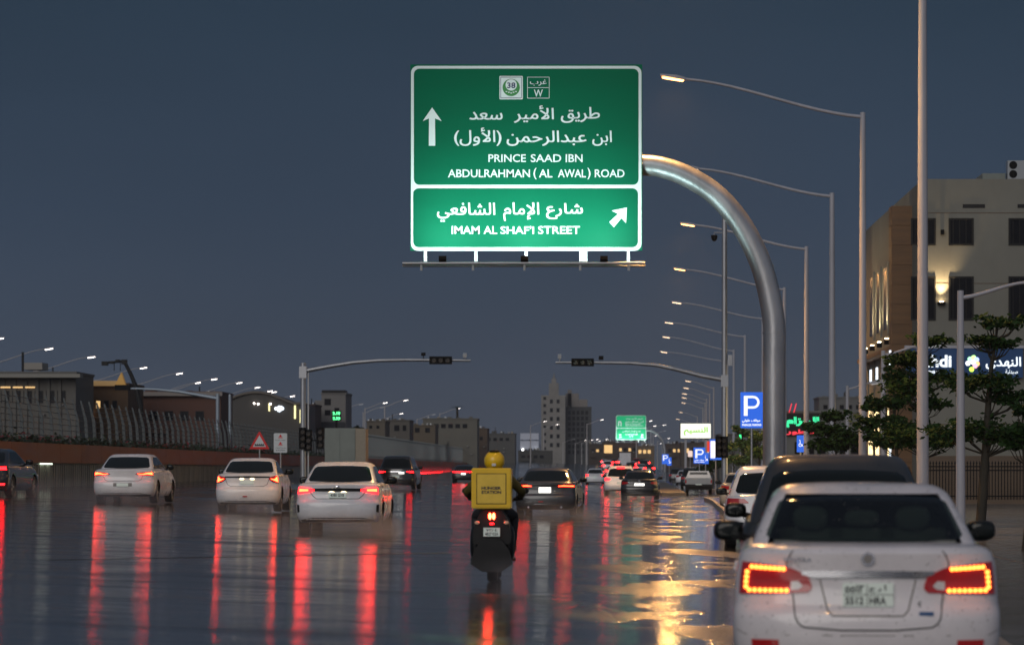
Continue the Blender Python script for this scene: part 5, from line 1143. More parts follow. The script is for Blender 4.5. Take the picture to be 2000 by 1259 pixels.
# blue shop sign
a = cc(1768, 738); b = cc(1996, 681)
q = MB(); q.b2(a[0], b[0], -.25, -.085, a[1], b[1]); M['shopblue'] = mat('shop_blue', (.012, .055, .16), .4, emit=(.0, .10, .35), es=.04); sb = q.build('shop_sign', M['shopblue'], ph)
q = MB(); q.b2(a[0] - .05, b[0] + .05, -.30, -.06, b[1] + .003, b[1] + .12); q.build('sign_cap', M['polegrey'], sb)
def ct(x0, x1, y0, y1): u = cc(x0, y1); v = cc(x1, y0); return u[0], v[0], u[1], v[1]
M['shopwhite'] = emis('shop_letter', (.85, .95, 1), 1.0, (.8, .8, .8))
q = MB(); text(q, 'nahdi', *ct(1784, 1857, 694, 718), -.27, bold=.035); q.build('shop_lettering', M['shopwhite'], sb, recalc=False)
q = MB(); text(q, 'pharmacy', *ct(1790, 1836, 722, 732), -.27, bold=.03); q.build('shop_lettering', M['shopwhite'], sb, recalc=False)
q = MB(); text(q, 'النهدي', *ct(1924, 1992, 698, 726), -.27, True, .02); q.build('shop_lettering', M['shopwhite'], sb, recalc=False)
q = MB(); text(q, 'صيدلية', *ct(1962, 1986, 722, 732), -.27, True, .01); q.build('shop_lettering', M['shopwhite'], sb, recalc=False)
for i, (dx, dy, col) in enumerate(((-9, 2, (1, 1, 1)), (-5, -6, (.4, .9, .5)), (2, -9, (.5, 1, .3)), (8, -5, (.4, .5, 1)), (9, 3, (1, .5, .2)), (1, 0, (1, 1, 1)), (-2, 14, (.6, 1, .1)), (5, 7, (1, .4, .5)))):
    m = emis('logo_petal', col, 1.8); p = cc(1898 + dx, 708 + dy); q = MB(); sheet(q, [(p[0] + .11 * cos(2 * pi * k / 10), p[1] + .11 * sin(2 * pi * k / 10)) for k in range(10)], -.27 - .002 * i); q.build('logo_petal', m, sb, recalc=False)
# pylon of horizontal boards
n = 15; zt = 13.27; z = .0
for i in range(n):
    h = zt / n; q = MB(); q.b2(-.92, .0, 4.2, 5.4, z + .008, z + h - .008); q.build('cladding_board', M['brown'], ph); z += h
q = MB(); q.b2(-.88, -.002, 4.24, 5.36, 0, zt - .03); q.build('pylon_core', M['basebrown'], ph)
# street side: slit windows with uplights, lit shop
for i in range(5):
    y = 7.5 + i * 3.6
    q = MB(); q.b2(-.05, .0, y, y + 1.9, 8.3, 11.3); q.build('slit_window', M['windark'], ph)
    q = MB(); q.b2(-.10, -.001, y - .55, y - .15, 8.0, 11.5); q.build('wall_fin', M['cream'], ph)
    q = MB(); q.b2(-.60, -.36, y - .5, y - .2, 7.35, 7.6); f = q.build('uplight', M['matblack'], ph)
    q = MB(); q.b2(-.56, -.40, y - .45, y - .25, 7.605, 7.63); f2 = q.build('uplight_bulb', M['bulbwarm'], ph)
    ld = bpy.data.lights.new('uplight', 'SPOT'); ld.energy = 1500; ld.color = (1, .78, .45); ld.spot_size = radians(50); ld.spot_blend = .8; ld.shadow_soft_size = .05
    lo = link(bpy.data.objects.new('uplight_spot', ld), f2); lo.location = (-.52, y - .40, 7.7); lo.rotation_euler = (radians(180), radians(9), 0)
q = MB(); q.b2(-.5, -.001, 6.0, 26, 7.0, 7.2); q.build('canopy', M['brown'], ph)
for i in range(6):
    y = 6.4 + i * 3.3
    q = MB(); q.b2(-.05, -.001, y + .3, y + 1.0, 5.9, 6.6); q.build('upper_pane', M['winwhite'], ph)
    q = MB(); q.b2(-.06, -.001, y + 1.8, y + 2.4, 0, 6.995); q.build('pilaster', M['cream'], ph)
    for z0_, z1_ in ((.35, 3.0), (3.3, 4.9)):
        q = MB(); q.b2(-.04, -.001, y - .6, y + 1.75, z0_, z1_); q.build('shop_window', M['shopwarm'] if 'shopwarm' in M else M.setdefault('shopwarm', emis('shop_interior', (1, .74, .36), 2.2)), ph)
q = MB(); q.b2(-.10, -.001, 6.0, 26, 3.03, 3.27); q.build('shop_fascia', M['frame'], ph)
q = MB(); q.b2(-1.0, -.93, 4.3, 4.5, 6.1, 6.8); q.build('projecting_sign', M['winwhite'], ph)
q = MB(); q.b2(-1.0, -.93, 4.3, 4.5, 1.0, 2.6); q.build('projecting_light', M['winwhite'], ph)
# roof plant
p0, p1 = cc(1925, 348), cc(1970, 334); q = MB(); q.b2(p0[0], p1[0], 1, 4, 14.032, 14.032 + .35); q.build('roof_hatch', M['cabgreen'], ph)
ac = thing('air_conditioner', 'pale roof air conditioning unit with two stacked fans at the top right', 'air conditioner', (13.8 + cc(1972, 0)[0], 122.6, 14.035))
q = MB(); q.b2(0, 1.3, 0, .6, .06, .86); q.build('casing', M['silver'], ac)
for z in (.27, .66):
    q = MB(); q.tube([(.24, -.012, z), (.24, .0, z)], .175, 20); f = q.build('fan_grille', M['matblack'], ac)
    for k in range(4): a_ = pi * k / 4; q = MB(); q.box((.24, -.02, z), (.34, .006, .012), ry=a_); q.build('grille_bar', M['frame'], f)
for x in (.2, 1.1): q = MB(); q.b2(x, x + .08, .1, .5, 0, .058); q.build('foot', M['frame'], ac)
# black railings in front
rl = thing('black_railing', 'black metal railing with pointed pickets in front of the tan building base', 'railing', (13.2, 118, .2))
pk = MB().box((0, 0, .75), (.035, .035, 1.5)).add([(-.04, -.04, 1.5), (.04, -.04, 1.5), (.04, .04, 1.5), (-.04, .04, 1.5), (0, 0, 1.64)], [(0, 1, 4), (1, 2, 4), (2, 3, 4), (3, 0, 4)]).mesh('picket', M['matblack'])
for i in range(62):
    if i % 21 == 20: continue
    o = link(bpy.data.objects.new('picket', pk), rl); o.location = (.2 + i * .13, 0, 0)
for z in (.12, 1.2, 1.36): q = MB(); q.b2(.1, 8.3, -.02, .02, z, z + .05); q.build('rail', M['matblack'], rl)
for i in range(4): q = MB(); q.b2(.1 + i * 2.73 - .05, .1 + i * 2.73 + .05, -.05, .05, -.2, 1.7); q.build('railing_post', M['matblack'], rl)
lw = thing('low_wall', 'low tan kerb wall under the black railing', 'wall', (12.5, 117.6, 0)); q = MB(); q.b2(0, 22, 0, .8, 0, .2); q.build('wall_body', M['basebrown'], lw)
# white light tube beside railing
# green neon shop further along
def neon(root, c, s, W_, H_, dp, m):
    q = MB(); a = c(1532, 836); b = c(1600, 812); q.b2(a[0], b[0], -.3, -.01, c(0, 850)[1], c(0, 808)[1]); q.build('shop_fascia', M['frame'], root)
    mg = emis('neon_green', (.05, .9, .38), 1.1); mr_ = emis('neon_red', (1, .05, .08), 1.0)
    u = c(1536, 834), c(1598, 815); q = MB(); text(q, 'الحزام', u[0][0], u[1][0], u[0][1], u[1][1], -.33, True, .05); q.build('neon_lettering', mg, root, recalc=False)
    u = c(1536, 849), c(1600, 839); q = MB(); text(q, 'للمفروشات' if 0 else 'للعطور', u[0][0], u[1][0], u[0][1], u[1][1], -.33, True, .03); q.build('neon_lettering', mr_, root, recalc=False)
    for x in (1544, 1553):
        a = c(x - 3, 806); b = c(x + 2, 788); q = MB(); q.tube([(a[0], -.2, a[1]), (b[0], -.2, b[1])], .04, 6); q.build('neon_bar', mr_, root)
building('pale shop building with green and red Arabic neon right of the gantry post', 1520, 1712, 806, 25, (.25, .25, .23), [(1560 + 22 * i, 875, 14, 22) for i in range(6)], extra=neon)
building('grey flat roofed block behind the neon shop with small roof boxes', 1600, 1720, 778, 17, (.22, .22, .215), [(1612 + 16 * i, 795, 7, 7) for i in range(6)], extra=lambda r, c, s, W_, H_, dp, m: [MB().b2((8 + 22 * i) / s, (16 + 22 * i) / s, 1, 3, H_, H_ + (5 + (i % 3) * 4) / s).build('roof_box', m, r) for i in range(5)])
# billboard on two legs
bb = thing('billboard', 'bright white lit billboard with green Arabic writing right of the far sign', 'billboard', ((1359 - VX) / 22, F / 22, 0))
c = lambda a, b: ((a - 1359) / 22, CH + (HY - b) / 22)
a, b = c(1328, 857), c(1389.5, 826)
q = MB(); q.b2(a[0], b[0], 0, .5, a[1], b[1]); q.build('casing', M['frame'], bb)
q = MB(); q.b2(a[0] + .06, b[0] - .06, -.03, -.002, a[1] + .06, b[1] - .06); fc = q.build('lit_face', emis('billboard_face', (1, 1, .86), 1.15), bb)
q = MB(); text(q, 'النسيم', c(1336, 0)[0], c(1382, 0)[0], c(0, 850)[1], c(0, 834)[1], -.04, True, .03); q.build('lettering', emis('billboard_green', (.35, .8, .1), .8), fc, recalc=False)
for x in (-.9, .9): q = MB(); q.b2(x - .1, x + .1, .15, .35, 0, a[1]); q.build('leg', M['polegrey'], bb)
post_sign('red_sign', 'small plain red square sign below the lit billboard', 1385, 21, 862, 882, 14, 0, lambda r, y, hw, z0, z1: MB().prism(rrect(-hw, hw, z0, z1, .05), y, y + .05).build('board', emis('red_board', (1, .06, .02), .7), r))
post_sign('pink_sign', 'small glowing pink square sign left of the P sign by the pickup', 1348, 24, 880, 892, 9, 0, lambda r, y, hw, z0, z1: MB().prism(rrect(-hw, hw, z0, z1, .05), y, y + .05).build('board', emis('pink_board', (1, .75, .65), .8), r))
post_sign('green_light_sign', 'thin vertical green light strip under the large P sign', 1446, 30, 836, 862, 4, 0, lambda r, y, hw, z0, z1: MB().prism(rrect(-hw, hw, z0, z1, .02), y, y + .05).build('strip', emis('green_strip', (.05, 1, .3), 1.6), r))
# tower with spire
def tower(root, c, s, W_, H_, dp, m):
    a = c(1072, 775); b = c(1091, 748); q = MB(); q.b2(a[0], b[0], 1, 6, H_, b[1]); q.build('upper_block', m, root)
    a = c(1077, 748); b = c(1086, 742); q = MB(); q.b2(a[0], b[0], 2, 5, a[1], b[1]); q.build('upper_block', m, root)
    p = c(1081.5, 742); t = c(1081.5, 730); q = MB(); q.tube([(p[0], 3.2, p[1]), (p[0], 3.2, (p[1] + t[1]) / 2), (p[0], 3.2, t[1] + .5)], [1.0, .35, .06], 8); q.build('spire', m, root)
building('pale concrete tower block with a stepped top and spire on the skyline', 1057, 1104, 775, 6.1, (.30, .285, .26), [(1064 + 0, 778 + 14 * i, 4.5, 5) for i in range(8)] + [(1077, 784 + 17 * i, 5, 7) for i in range(6)] + [(1090, 784 + 17 * i, 5, 7) for i in range(6)], depth=14, extra=tower, name='tower_block')
building('dark glazed block joined to the right of the spire tower', 1104.3, 1155, 797, 6.05, (.06, .065, .065), [(1112 + 8.5 * i, 806 + 11 * j, 5, 7) for i in range(5) for j in range(8)], depth=12, name='tower_block', extra=lambda r, c, s, W_, H_, dp, m: [MB().b2(x0 / s, x1 / s, 2, 8, H_, H_ + h / s).build('upper_block', mat('facade', (.22, .20, .18), .7), r) for x0, x1, h in ((0, 26, 29), (26.5, 43, 17), (4, 12, 36))])
bb = thing('billboard', 'pale unlit double billboard on a roof left of the tower', 'billboard', ((1025 - VX) / 7.2, F / 7.2, 0)); c = lambda a, b: ((a - 1025) / 7.2, CH + (HY - b) / 7.2)
for y0, y1 in ((846, 858.5), (861, 877)):
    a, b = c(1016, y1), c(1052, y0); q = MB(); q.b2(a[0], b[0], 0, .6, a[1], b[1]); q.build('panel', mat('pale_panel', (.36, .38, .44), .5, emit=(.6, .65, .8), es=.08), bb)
for x in (1020, 1034, 1048): p = c(x, 845); q = MB(); q.b2(p[0] - .12, p[0] + .12, .65, .9, 0, p[1]); q.build('leg', M['frame'], bb)
for x in (1021, 1046): p = c(x, 878); q = MB(); q.ell((p[0], -.9, p[1]), (.35, .2, .3), 8, 6); q.build('floodlight', emis('flood', (1, 1, 1), 5), bb)
# skyline blocks; (label, px0, px1, top, s, colour, windows)
SK = [('long pale block at the left picture edge with a flat overhanging roof', -60, 148, 730, 24, (.20, .19, .17), [(10 + 22 * i, 775, 14, 22) for i in range(6)]),
      ('brown block left of the curved mast with a warm lit cornice', 148, 250, 752, 23, (.15, .085, .04), [(160 + 16 * i, 790, 8, 14) for i in range(5)]),
      ('brick red low building behind the leaning fence', 250, 431, 768, 22, (.17, .075, .05), [(300 + 30 * i, 812, 14, 16) for i in range(4)]),
      ('low teal grey block under the dark hall roof', 431, 478, 808, 17.5, (.08, .09, .09), []),
      ('narrow brown shop front left of the signal mast', 590, 614, 792, 17, (.10, .06, .05), [(602, 815, 9, 10)]),
      ('sand coloured house right of the cabinet top', 716, 752, 824, 15, (.20, .17, .13), [(724, 834, 5, 5), (738, 834, 5, 5)]),
      ('grey sand house with a dark doorway on the skyline', 738, 800, 822, 14, (.17, .155, .13), [(746, 842, 14, 16), (775, 836, 9, 10), (790, 836, 6, 10)]),
      ('tan house with blue roof tank on the skyline', 785, 850, 832, 13, (.19, .15, .10), [(797, 838, 12, 8), (815, 840, 8, 8), (835, 840, 8, 8)]),
      ('wide cream block carrying the palm and rooftop clutter', 826, 932, 819, 11.5, (.22, .21, .17), [(838 + 14 * i, 832, 8, 7) for i in range(6)]),
      ('brown block right of the wide cream one', 912, 952, 838, 11, (.15, .10, .065), [(920 + 10 * i, 856, 5, 6) for i in range(3)]),
      ('dim grey low block left of the double billboard', 944, 1006, 848, 9.5, (.14, .14, .13), [(955 + 12 * i, 858, 6, 5) for i in range(4)]),
      ('dark brown low block above the rider helmet', 960, 1000, 862, 9, (.11, .07, .05), [(970, 873, 5, 5), (985, 873, 5, 5)]),
      ('dark grey box building below the double billboard', 1012, 1078, 881, 8, (.085, .085, .075), [(1022 + 12 * i, 892, 7, 5) for i in range(4)]),
      ('low dark brown block right of the glazed tower', 1150, 1186, 868, 7.5, (.09, .065, .05), [(1158 + 9 * i, 880, 5, 5) for i in range(3)]),
      ('low block with a bright warm shop window below the far lamps', 1176, 1204, 864, 7.8, (.11, .07, .045), [(1188, 877, 16, 16)]),
      ('low brown block behind the far green sign legs', 1204, 1246, 866, 7.6, (.12, .075, .055), [(1212 + 9 * i, 878, 5, 6) for i in range(4)]),
      ('small house with pale dome-like roof and warm walls', 1243, 1278, 872, 8.2, (.26, .19, .12), [(1250 + 9 * i, 882, 6, 7) for i in range(3)]),
      ('dim brown row of shops right of the far gantry', 1300, 1342, 868, 9, (.11, .08, .065), [(1308 + 9 * i, 880, 5, 6) for i in range(4)]),
      ('grey brown block behind the billboard legs', 1330, 1412, 866, 12, (.13, .105, .09), [(1342 + 13 * i, 880, 7, 9) for i in range(5)]),
      ('grey shop block behind the light green trees', 1405, 1530, 850, 19, (.15, .15, .14), [(1420 + 18 * i, 875, 10, 16) for i in range(6)])]
LIT = {14: (0,), 15: (0, 2), 16: (0, 1, 2), 17: (1, 2), 5: (), 1: (2,), 18: (0, 3), 13: (1,), 11: (), 0: (), 4: (0,)}
for i, (lab, x0, x1, t, s_, col, w) in enumerate(SK):
    def clutter(r, c, s, W_, H_, dp, m, i=i):
        rnd = random.Random(i)
        for k in range(3 + i % 3):
            x = rnd.uniform(.1, .85) * W_; w_ = rnd.uniform(.04, .12) * W_ ; h = rnd.uniform(2.5, 7) / s
            q = MB(); q.b2(x, min(W_ - .1, x + w_), 1, 2.5, H_ + .01, H_ + .01 + h); q.build('roof_box', m, r)
        for k in range(2 + i % 2):      # water tanks and dishes
            x = rnd.uniform(.08, .9) * W_; q = MB(); q.tube([(x, 2.2, H_ + .01), (x, 2.2, H_ + 5 / s)], 2.4 / s, 10); q.tube([(x, 2.2, H_ + 5 / s), (x, 2.2, H_ + 6 / s)], [2.4 / s, .6 / s], 10); q.build('water_tank', M['silver'] if k % 2 else M['cabtan'], r)
            x = rnd.uniform(.08, .9) * W_; z = H_ + 3.5 / s; q = MB(); q.ell((x, .8, z), (2 / s, .5 / s, 2 / s), 10, 6); q.tube([(x, .9, H_), (x, .9, z)], .05, 5); q.build('dish', M['silver'], r)
        for k in range(3):              # wall units and stains of their own shape
            x = rnd.uniform(.1, .9) * W_; z = rnd.uniform(.35, .8) * H_; q = MB(); q.b2(x - 1.4 / s, x + 1.4 / s, -.45, -.02, z - 1 / s, z + 1 / s); q.build('air_conditioner', M['shade'], r)
        if W_ > 3 and i not in (0,):
            z = H_ * .55; q = MB(); q.b2(W_ * .1, W_ * .45, -.7, -.02, z, z + .12); q.b2(W_ * .1, W_ * .45, -.7, -.64, z + .12, z + .8); q.build('balcony', m, r)
        if i % 2 == 0:
            x = rnd.uniform(.3, .8) * W_; q = MB(); q.tube([(x, 1.5, H_), (x, 1.5, H_ + 14 / s)], .06, 6); q.build('antenna', M['frame'], r)
        if i == 1:
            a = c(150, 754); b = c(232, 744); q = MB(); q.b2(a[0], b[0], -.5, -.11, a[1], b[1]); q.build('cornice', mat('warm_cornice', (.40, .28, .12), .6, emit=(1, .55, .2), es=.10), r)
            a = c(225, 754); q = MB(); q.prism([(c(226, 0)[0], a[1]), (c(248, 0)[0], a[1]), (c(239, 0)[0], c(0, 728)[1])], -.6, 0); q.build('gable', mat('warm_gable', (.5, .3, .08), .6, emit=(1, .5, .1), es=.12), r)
            p = c(177, 800); q = MB(); q.b2(p[0] - .15, p[0] + .15, -.3, -.02, p[1] - .7, p[1] + .3); q.build('wall_lamp', M['winwarm'], r)
        if i == 0:
            q = MB(); q.b2(-.6, W_ + .6, -1.4, -.11, H_ - .35, H_ - .05); q.build('roof_overhang', mat('pale_cornice', (.26, .25, .22), .7), r)
            a, b = c(42, 730), c(80, 713); q = MB(); q.b2(a[0], b[0], .5, 3, H_ + .35, H_ + .35 + (b[1] - a[1]) * .8); q.build('roof_room', mat('pale_cornice', (.28, .26, .23), .7), r)
            p = c(42, 716); q = MB(); q.tube([(p[0], .5, H_), (p[0], .5, p[1] + 1.2)], .10, 6); q.build('flag_pole', M['frame'], r)
            for k in range(8): x = c(-40 + k * 22, 0)[0]; q = MB(); q.b2(x, x + .25, -.15, -.01, 0, H_ - .36); q.build('wall_rib', m, r)
            for k in range(3): x = c(2 + 24 * k, 0)[0]; z = c(0, 758)[1]; q = MB(); q.b2(x, x + .8, -.2, -.16, z, z + .12); q.build('strip_light', M['winwarm'], r)
        if i == 2:
            q = MB(); q.b2(-.2, W_ + .2, -.5, -.11, H_ - .25, H_ + .1); q.build('cornice', mat('pale_cornice', (.25, .22, .2), .7), r)
    building(lab, x0, x1, t, s_, col, w, extra=clutter, lit=LIT.get(i, ()), base=.3)
# dark hall with a bowed roof
h = thing('exhibition_hall', 'dark hall with a shallow bowed roof and a white glowing emblem', 'building', ((430 - VX) / 18, F / 18, .3)); c = lambda a, b: ((a - 430) / 18, CH + (HY - b) / 18 - .3)
q = MB(); q.prism([c(431, 910), c(590, 910), c(590, 795)] + [c(431 + 159 * (1 - t / 10), 788 - 22 * sin(pi * min(1, (1 - t / 10) * 1.15))) for t in range(11)], 0, 14); q.build('wall', mat('hall', (.05, .045, .04), .5, noise=.2), h)
q = MB(); q.tube([(c(431 + 159 * t / 10, 0)[0], -.2, c(0, 788 - 22 * sin(pi * min(1, t / 10 * 1.15)))[1]) for t in range(11)], .16, 6); q.build('roof_edge', mat('hall_edge', (.13, .11, .09), .5), h)
p = c(546, 798); q = MB()
for dx, dz, r_ in ((-.35, 0, .18), (0, .10, .22), (.33, .0, .18), (0, -.12, .25), (.25, .18, .1)): sheet(q, [(p[0] + dx + r_ * cos(2 * pi * k / 12), p[1] + dz + r_ * sin(2 * pi * k / 12)) for k in range(12)], -.25 - abs(dx) * .01 - dz * .01)
q.build('glowing_emblem', emis('emblem_white', (.8, .9, 1), 2.5), h, recalc=False)
for x, y0, y1, w in ((525, 803, 788, 2.5), (575, 818, 792, 3), (586, 826, 800, 2)): a, b = c(x, y0), c(x + w, y1); q = MB(); q.b2(a[0], b[0], -.3, -.1, a[1], b[1]); q.build('wall_light', emis('yellow_tube', (1, .9, .45), 1.5), h)
for x in (505, 529, 497): p = c(x, 789 if x != 497 else 788); q = MB(); q.ell((p[0], -.3, p[1]), (.1, .1, .1), 8, 6); q.build('spot_light', M['coollamp'], h)
# white stepped building
def wb(r, c, s, W_, H_, dp, m):
    a, b = c(629, 770), c(674, 767); q = MB(); q.b2(a[0], b[0], -.25, 3, H_ + .02 + .2, H_ + .28 + .2); q.build('dark_roof_slab', M['frame'], r)
    a, b = c(614, 836), c(628, 782); q = MB(); q.b2(a[0], b[0] - .01, .3, 8, 0, b[1]); q.build('side_block', m, r)
    a, b = c(613, 836), c(673, 824); q = MB(); q.b2(a[0], b[0], -.5, -.02, a[1], b[1]); q.build('dark_band', mat('navy_band', (.02, .025, .035), .4), r)
building('small white stepped building with a dark roof slab behind the left mast', 628, 675, 770, 16.5, (.30, .285, .27), [(640, 785, 11, 11), (658, 800, 8, 6), (640, 806, 10, 9)], extra=wb, base=.3)
def price(label, px, s, yc, w=16, base=.5):
    r = thing('price_sign', label, 'digital sign', ((px - VX) / s, F / s, base)); c = lambda a, b: ((a - px) / s, CH + (HY - b) / s - base)
    a, b = c(px - w / 2, yc + 10), c(px + w / 2, yc - 10); q = MB(); q.b2(a[0], b[0], 0, .2, a[1], b[1]); q.build('casing', M['matblack'], r)
    mg = emis('green_digits', (.1, 1, .3), 2.5)
    for dy, t in ((-5, '2.18'), (5, '2.33')): u, v = c(px - w * .4, yc + dy + 3), c(px + w * .4, yc + dy - 3); q = MB(); text(q, t, u[0], v[0], u[1], v[1], -.01, bold=.05); q.build('digits', mg, r, recalc=False)
    q = MB(); q.tube([(0, .1, 0), (0, .1, a[1])], .1, 8); q.build('post', M['matblack'], r)
price('green digital price sign over the brick red building', 334, 21, 811, 14); price('green digital price sign in front of the white stepped building', 657, 20, 812, 18)
# curved dark mast and long pale arms beyond the fence
cm = thing('curved_mast', 'dark curved mast with signal boxes on its short arm above the left fence', 'signal mast', ((276 - VX) / 26, F / 26, .5)); c = lambda a, b: ((a - 276) / 26, 0, CH + (HY - b) / 26 - .5)
q = MB(); q.tube([c(276, 925), c(276, 830), c(274, 790), c(266, 757), (c(256, 732)), c(246, 712), c(238, 706), c(202, 709)], [.2, .2, .19, .17, .15, .13, .1, .07], 10); q.build('curved_pole', M['frame'], cm, 50)
for x, y, w, h_ in ((205, 710, 12, 8), (218, 708, 10, 5), (230, 705, 8, 5), (243, 707, 10, 9)): p = c(x, y); q = MB(); q.b2(p[0] - w / 52, p[0] + w / 52, -.2, .2, p[2] - h_ / 52, p[2] + h_ / 52); q.build('signal_box', M['frame'], cm)
for x in (223, 235): q = MB(); q.tube([c(x, 709), c(x, 724)], .03, 5); q.build('hanger', M['frame'], cm)
am = thing('signal_mast', 'pale blue grey signal mast with a long arched arm over the brick building', 'traffic light', ((425 - VX) / 30, F / 30, .5)); c = lambda a, b: ((a - 425) / 30, 0, CH + (HY - b) / 30 - .5)
M['bluegrey'] = mat('blue_grey_steel', (.32, .38, .44), .4, metal=.4)
q = MB(); q.tube([c(425, 925), c(425, 769)], .12, 10); q.build('pole', M['bluegrey'], am, 50)
q = MB(); q.tube([c(424, 778), c(390, 772), c(350, 765), (c(310, 761)), c(270, 759), c(228, 759)], [.12, .11, .1, .08, .07, .06], 8); q.build('arm', M['bluegrey'], am, 50)
p = c(240, 757); q = MB(); q.b2(p[0] - .5, p[0] + .5, -.15, .1, p[2] - .17, p[2] + .17); q.build('signal_head', M['matblack'], am)
q = MB(); q.tube([c(449, 925), c(449, 770)], .1, 8); q.build('second_pole', M['bluegrey'], am, 50)
# ---------------------------------------------------------------- trees
M['bark'] = mat('bark', (.035, .03, .02), .8, noise=.4, nscale=8, bump=.6, stretch=(1, 1, .3))
M['leaf'] = mat('leaf', (.020, .048, .012), .75, spec=.15, noise=.45, nscale=5); M['leaflight'] = mat('leaf_light', (.10, .16, .035), .55, noise=.45, nscale=4)
def tree(label, px, s, tiers, top, m='leaf', rad=.07, lean=0, size=.10, base=PZ, base_px=None):
    """tiers: (photo x, photo y, half width px, half height px, leaves)"""
    X = (px - VX) / s; Y = F / s; root = thing('tree', label, 'tree', (X, Y, base)); c = lambda a, b, y=0: Vector(((a - px) / s, y, CH + (HY - b) / s - base))
    tz = c(px, top)[2]; path = [Vector((lean * t * t / 1.0 + .06 * sin(t * 5), .05 * sin(t * 7), tz * t)) for t in (0, .2, .4, .6, .8, 1)]
    q = MB(); q.tube([p for p in path], [rad, rad * .9, rad * .75, rad * .6, rad * .42, rad * .2], 9)
    def at(z):
        t = max(0, min(1, z / tz)) * 5; i = min(4, int(t)); return path[i].lerp(path[i + 1], t - i)
    cr = MB()
    for (tx, ty, hw, hh, n) in tiers:
        ce = c(tx, ty); Rx = hw / s; Rz = hh / s; nb = 7
        ends = []
        for k in range(nb):
            a = 2 * pi * k / nb + random.uniform(-.4, .4); r_ = random.uniform(.55, 1.0)
            e = ce + Vector((Rx * r_ * cos(a), Rx * r_ * sin(a) * .9, random.uniform(-.3, .6) * Rz)); st = at(max(.3, ce[2] - Rz - .25)); md = st.lerp(e, .55) + Vector((0, 0, -.10))
            q.tube([st, md, e], [rad * .2, rad * .13, .006], 5); ends.append(e); ends.append(st.lerp(e, .7) + Vector((0, 0, .05)))
        ends.append(ce)
        cl = [(e, random.uniform(.28, .5) * Rx) for e in ends]
        for _ in range(int(n * 1.3)):
            e, r_ = random.choice(cl); g = lambda: random.gauss(0, .5)
            p = e + Vector((g() * r_, g() * r_, g() * min(r_ * .5, Rz * .8)))
            leaves(cr, 1, lambda: p, size, .5)
    q.build('trunk', M['bark'], root, 50); cr.build('crown', M[m], root, recalc=False)
    return root
tree('slender tree with tiered branches right of the short grey lamp post', 1914, 88, [(1958, 628, 42, 16, 340), (1950, 668, 34, 16, 300), (1905, 662, 32, 7, 180), (1905, 745, 70, 20, 800), (1975, 775, 40, 20, 450), (1885, 842, 75, 24, 900), (1975, 850, 45, 22, 600)], 640, rad=.12, lean=.45, size=.075)
tree('tiered tree in front of the nearest tall lamp pole', 1800, 78, [(1822, 664, 38, 13, 420), (1770, 700, 46, 20, 620), (1835, 735, 45, 14, 350), (1775, 760, 52, 25, 700), (1820, 790, 34, 12, 300), (1790, 850, 62, 26, 900), (1840, 862, 50, 15, 400)], 680, rad=.08, size=.08)
tree('dark tree beside the lit shop window', 1748, 66, [(1752, 730, 30, 18, 380), (1745, 780, 40, 26, 700), (1760, 830, 42, 26, 700), (1735, 862, 36, 16, 380)], 720, rad=.07, size=.09)
tree('small tree between the second tall pole and the lit shop', 1706, 58, [(1706, 790, 26, 20, 380), (1700, 825, 34, 20, 520), (1712, 850, 30, 16, 320)], 780, rad=.06, size=.10)
tree('bushy dark tree above the roof of the dark parked SUV', 1632, 50, [(1628, 812, 26, 12, 360), (1615, 838, 40, 16, 600), (1650, 850, 38, 16, 560), (1625, 868, 46, 13, 560)], 800, rad=.07, size=.12)
tree('dark tree cut by the right picture edge, thick leaning trunk', 2004, 110, [(2012, 836, 42, 16, 500), (1995, 868, 30, 12, 300), (2030, 800, 50, 20, 300)], 820, rad=.085, size=.07)
tree('light green slim tree left of the gantry post', 1452, 31, [(1448, 842, 18, 16, 420), (1455, 868, 22, 20, 620), (1446, 895, 24, 18, 520)], 830, m='leaflight', rad=.08, size=.13)
tree('light green slim tree behind the large P sign post', 1482, 34, [(1480, 850, 16, 14, 360), (1478, 880, 20, 20, 520)], 838, m='leaflight', rad=.08, size=.13)
tree('small light green tree beside the tall signal pole', 1432, 29, [(1430, 872, 12, 14, 260), (1428, 896, 14, 14, 320)], 862, m='leaflight', rad=.07, size=.14)
tree('dark bush behind the P sign by the pickup', 1392, 26, [(1392, 905, 20, 12, 420), (1375, 915, 16, 8, 240)], 898, rad=.08, size=.16)
tree('dark round tree left of the sand coloured house', 693, 16, [(693, 838, 14, 8, 300)], 832, rad=.12, size=.26, base=.3)
# palm on the skyline
pr = thing('palm_tree', 'small palm standing on the skyline right of the far rooftops', 'palm', ((893 - VX) / 11, F / 11, .3)); zt = CH + (HY - 800) / 11 - .3
q = MB(); q.tube([(0, 0, 0), (.1, 0, zt * .5), (0, 0, zt)], [.3, .24, .2], 8); q.build('trunk', M['bark'], pr, 50)
for k in range(16):
    a = 2 * pi * k / 16; el = random.uniform(.6, 1.4); L_ = 1.2; pts = [Vector((cos(a) * L_ * t * cos(el * (1 - t * .6)), sin(a) * L_ * t * cos(el), zt + L_ * t * sin(el) - .5 * t * t)) for t in (0, .35, .7, 1)]
    f = MB(); w = .10; vs = []
    for i, p in enumerate(pts): d = Vector((-sin(a), cos(a), 0)) * w * (1 - i / 3.2); vs += [p - d, p + d + Vector((0, 0, .02))]
    f.add(vs, [(0, 1, 3, 2), (2, 3, 5, 4), (4, 5, 7, 6)]); f.build('frond', M['leaf'], pr, recalc=False)

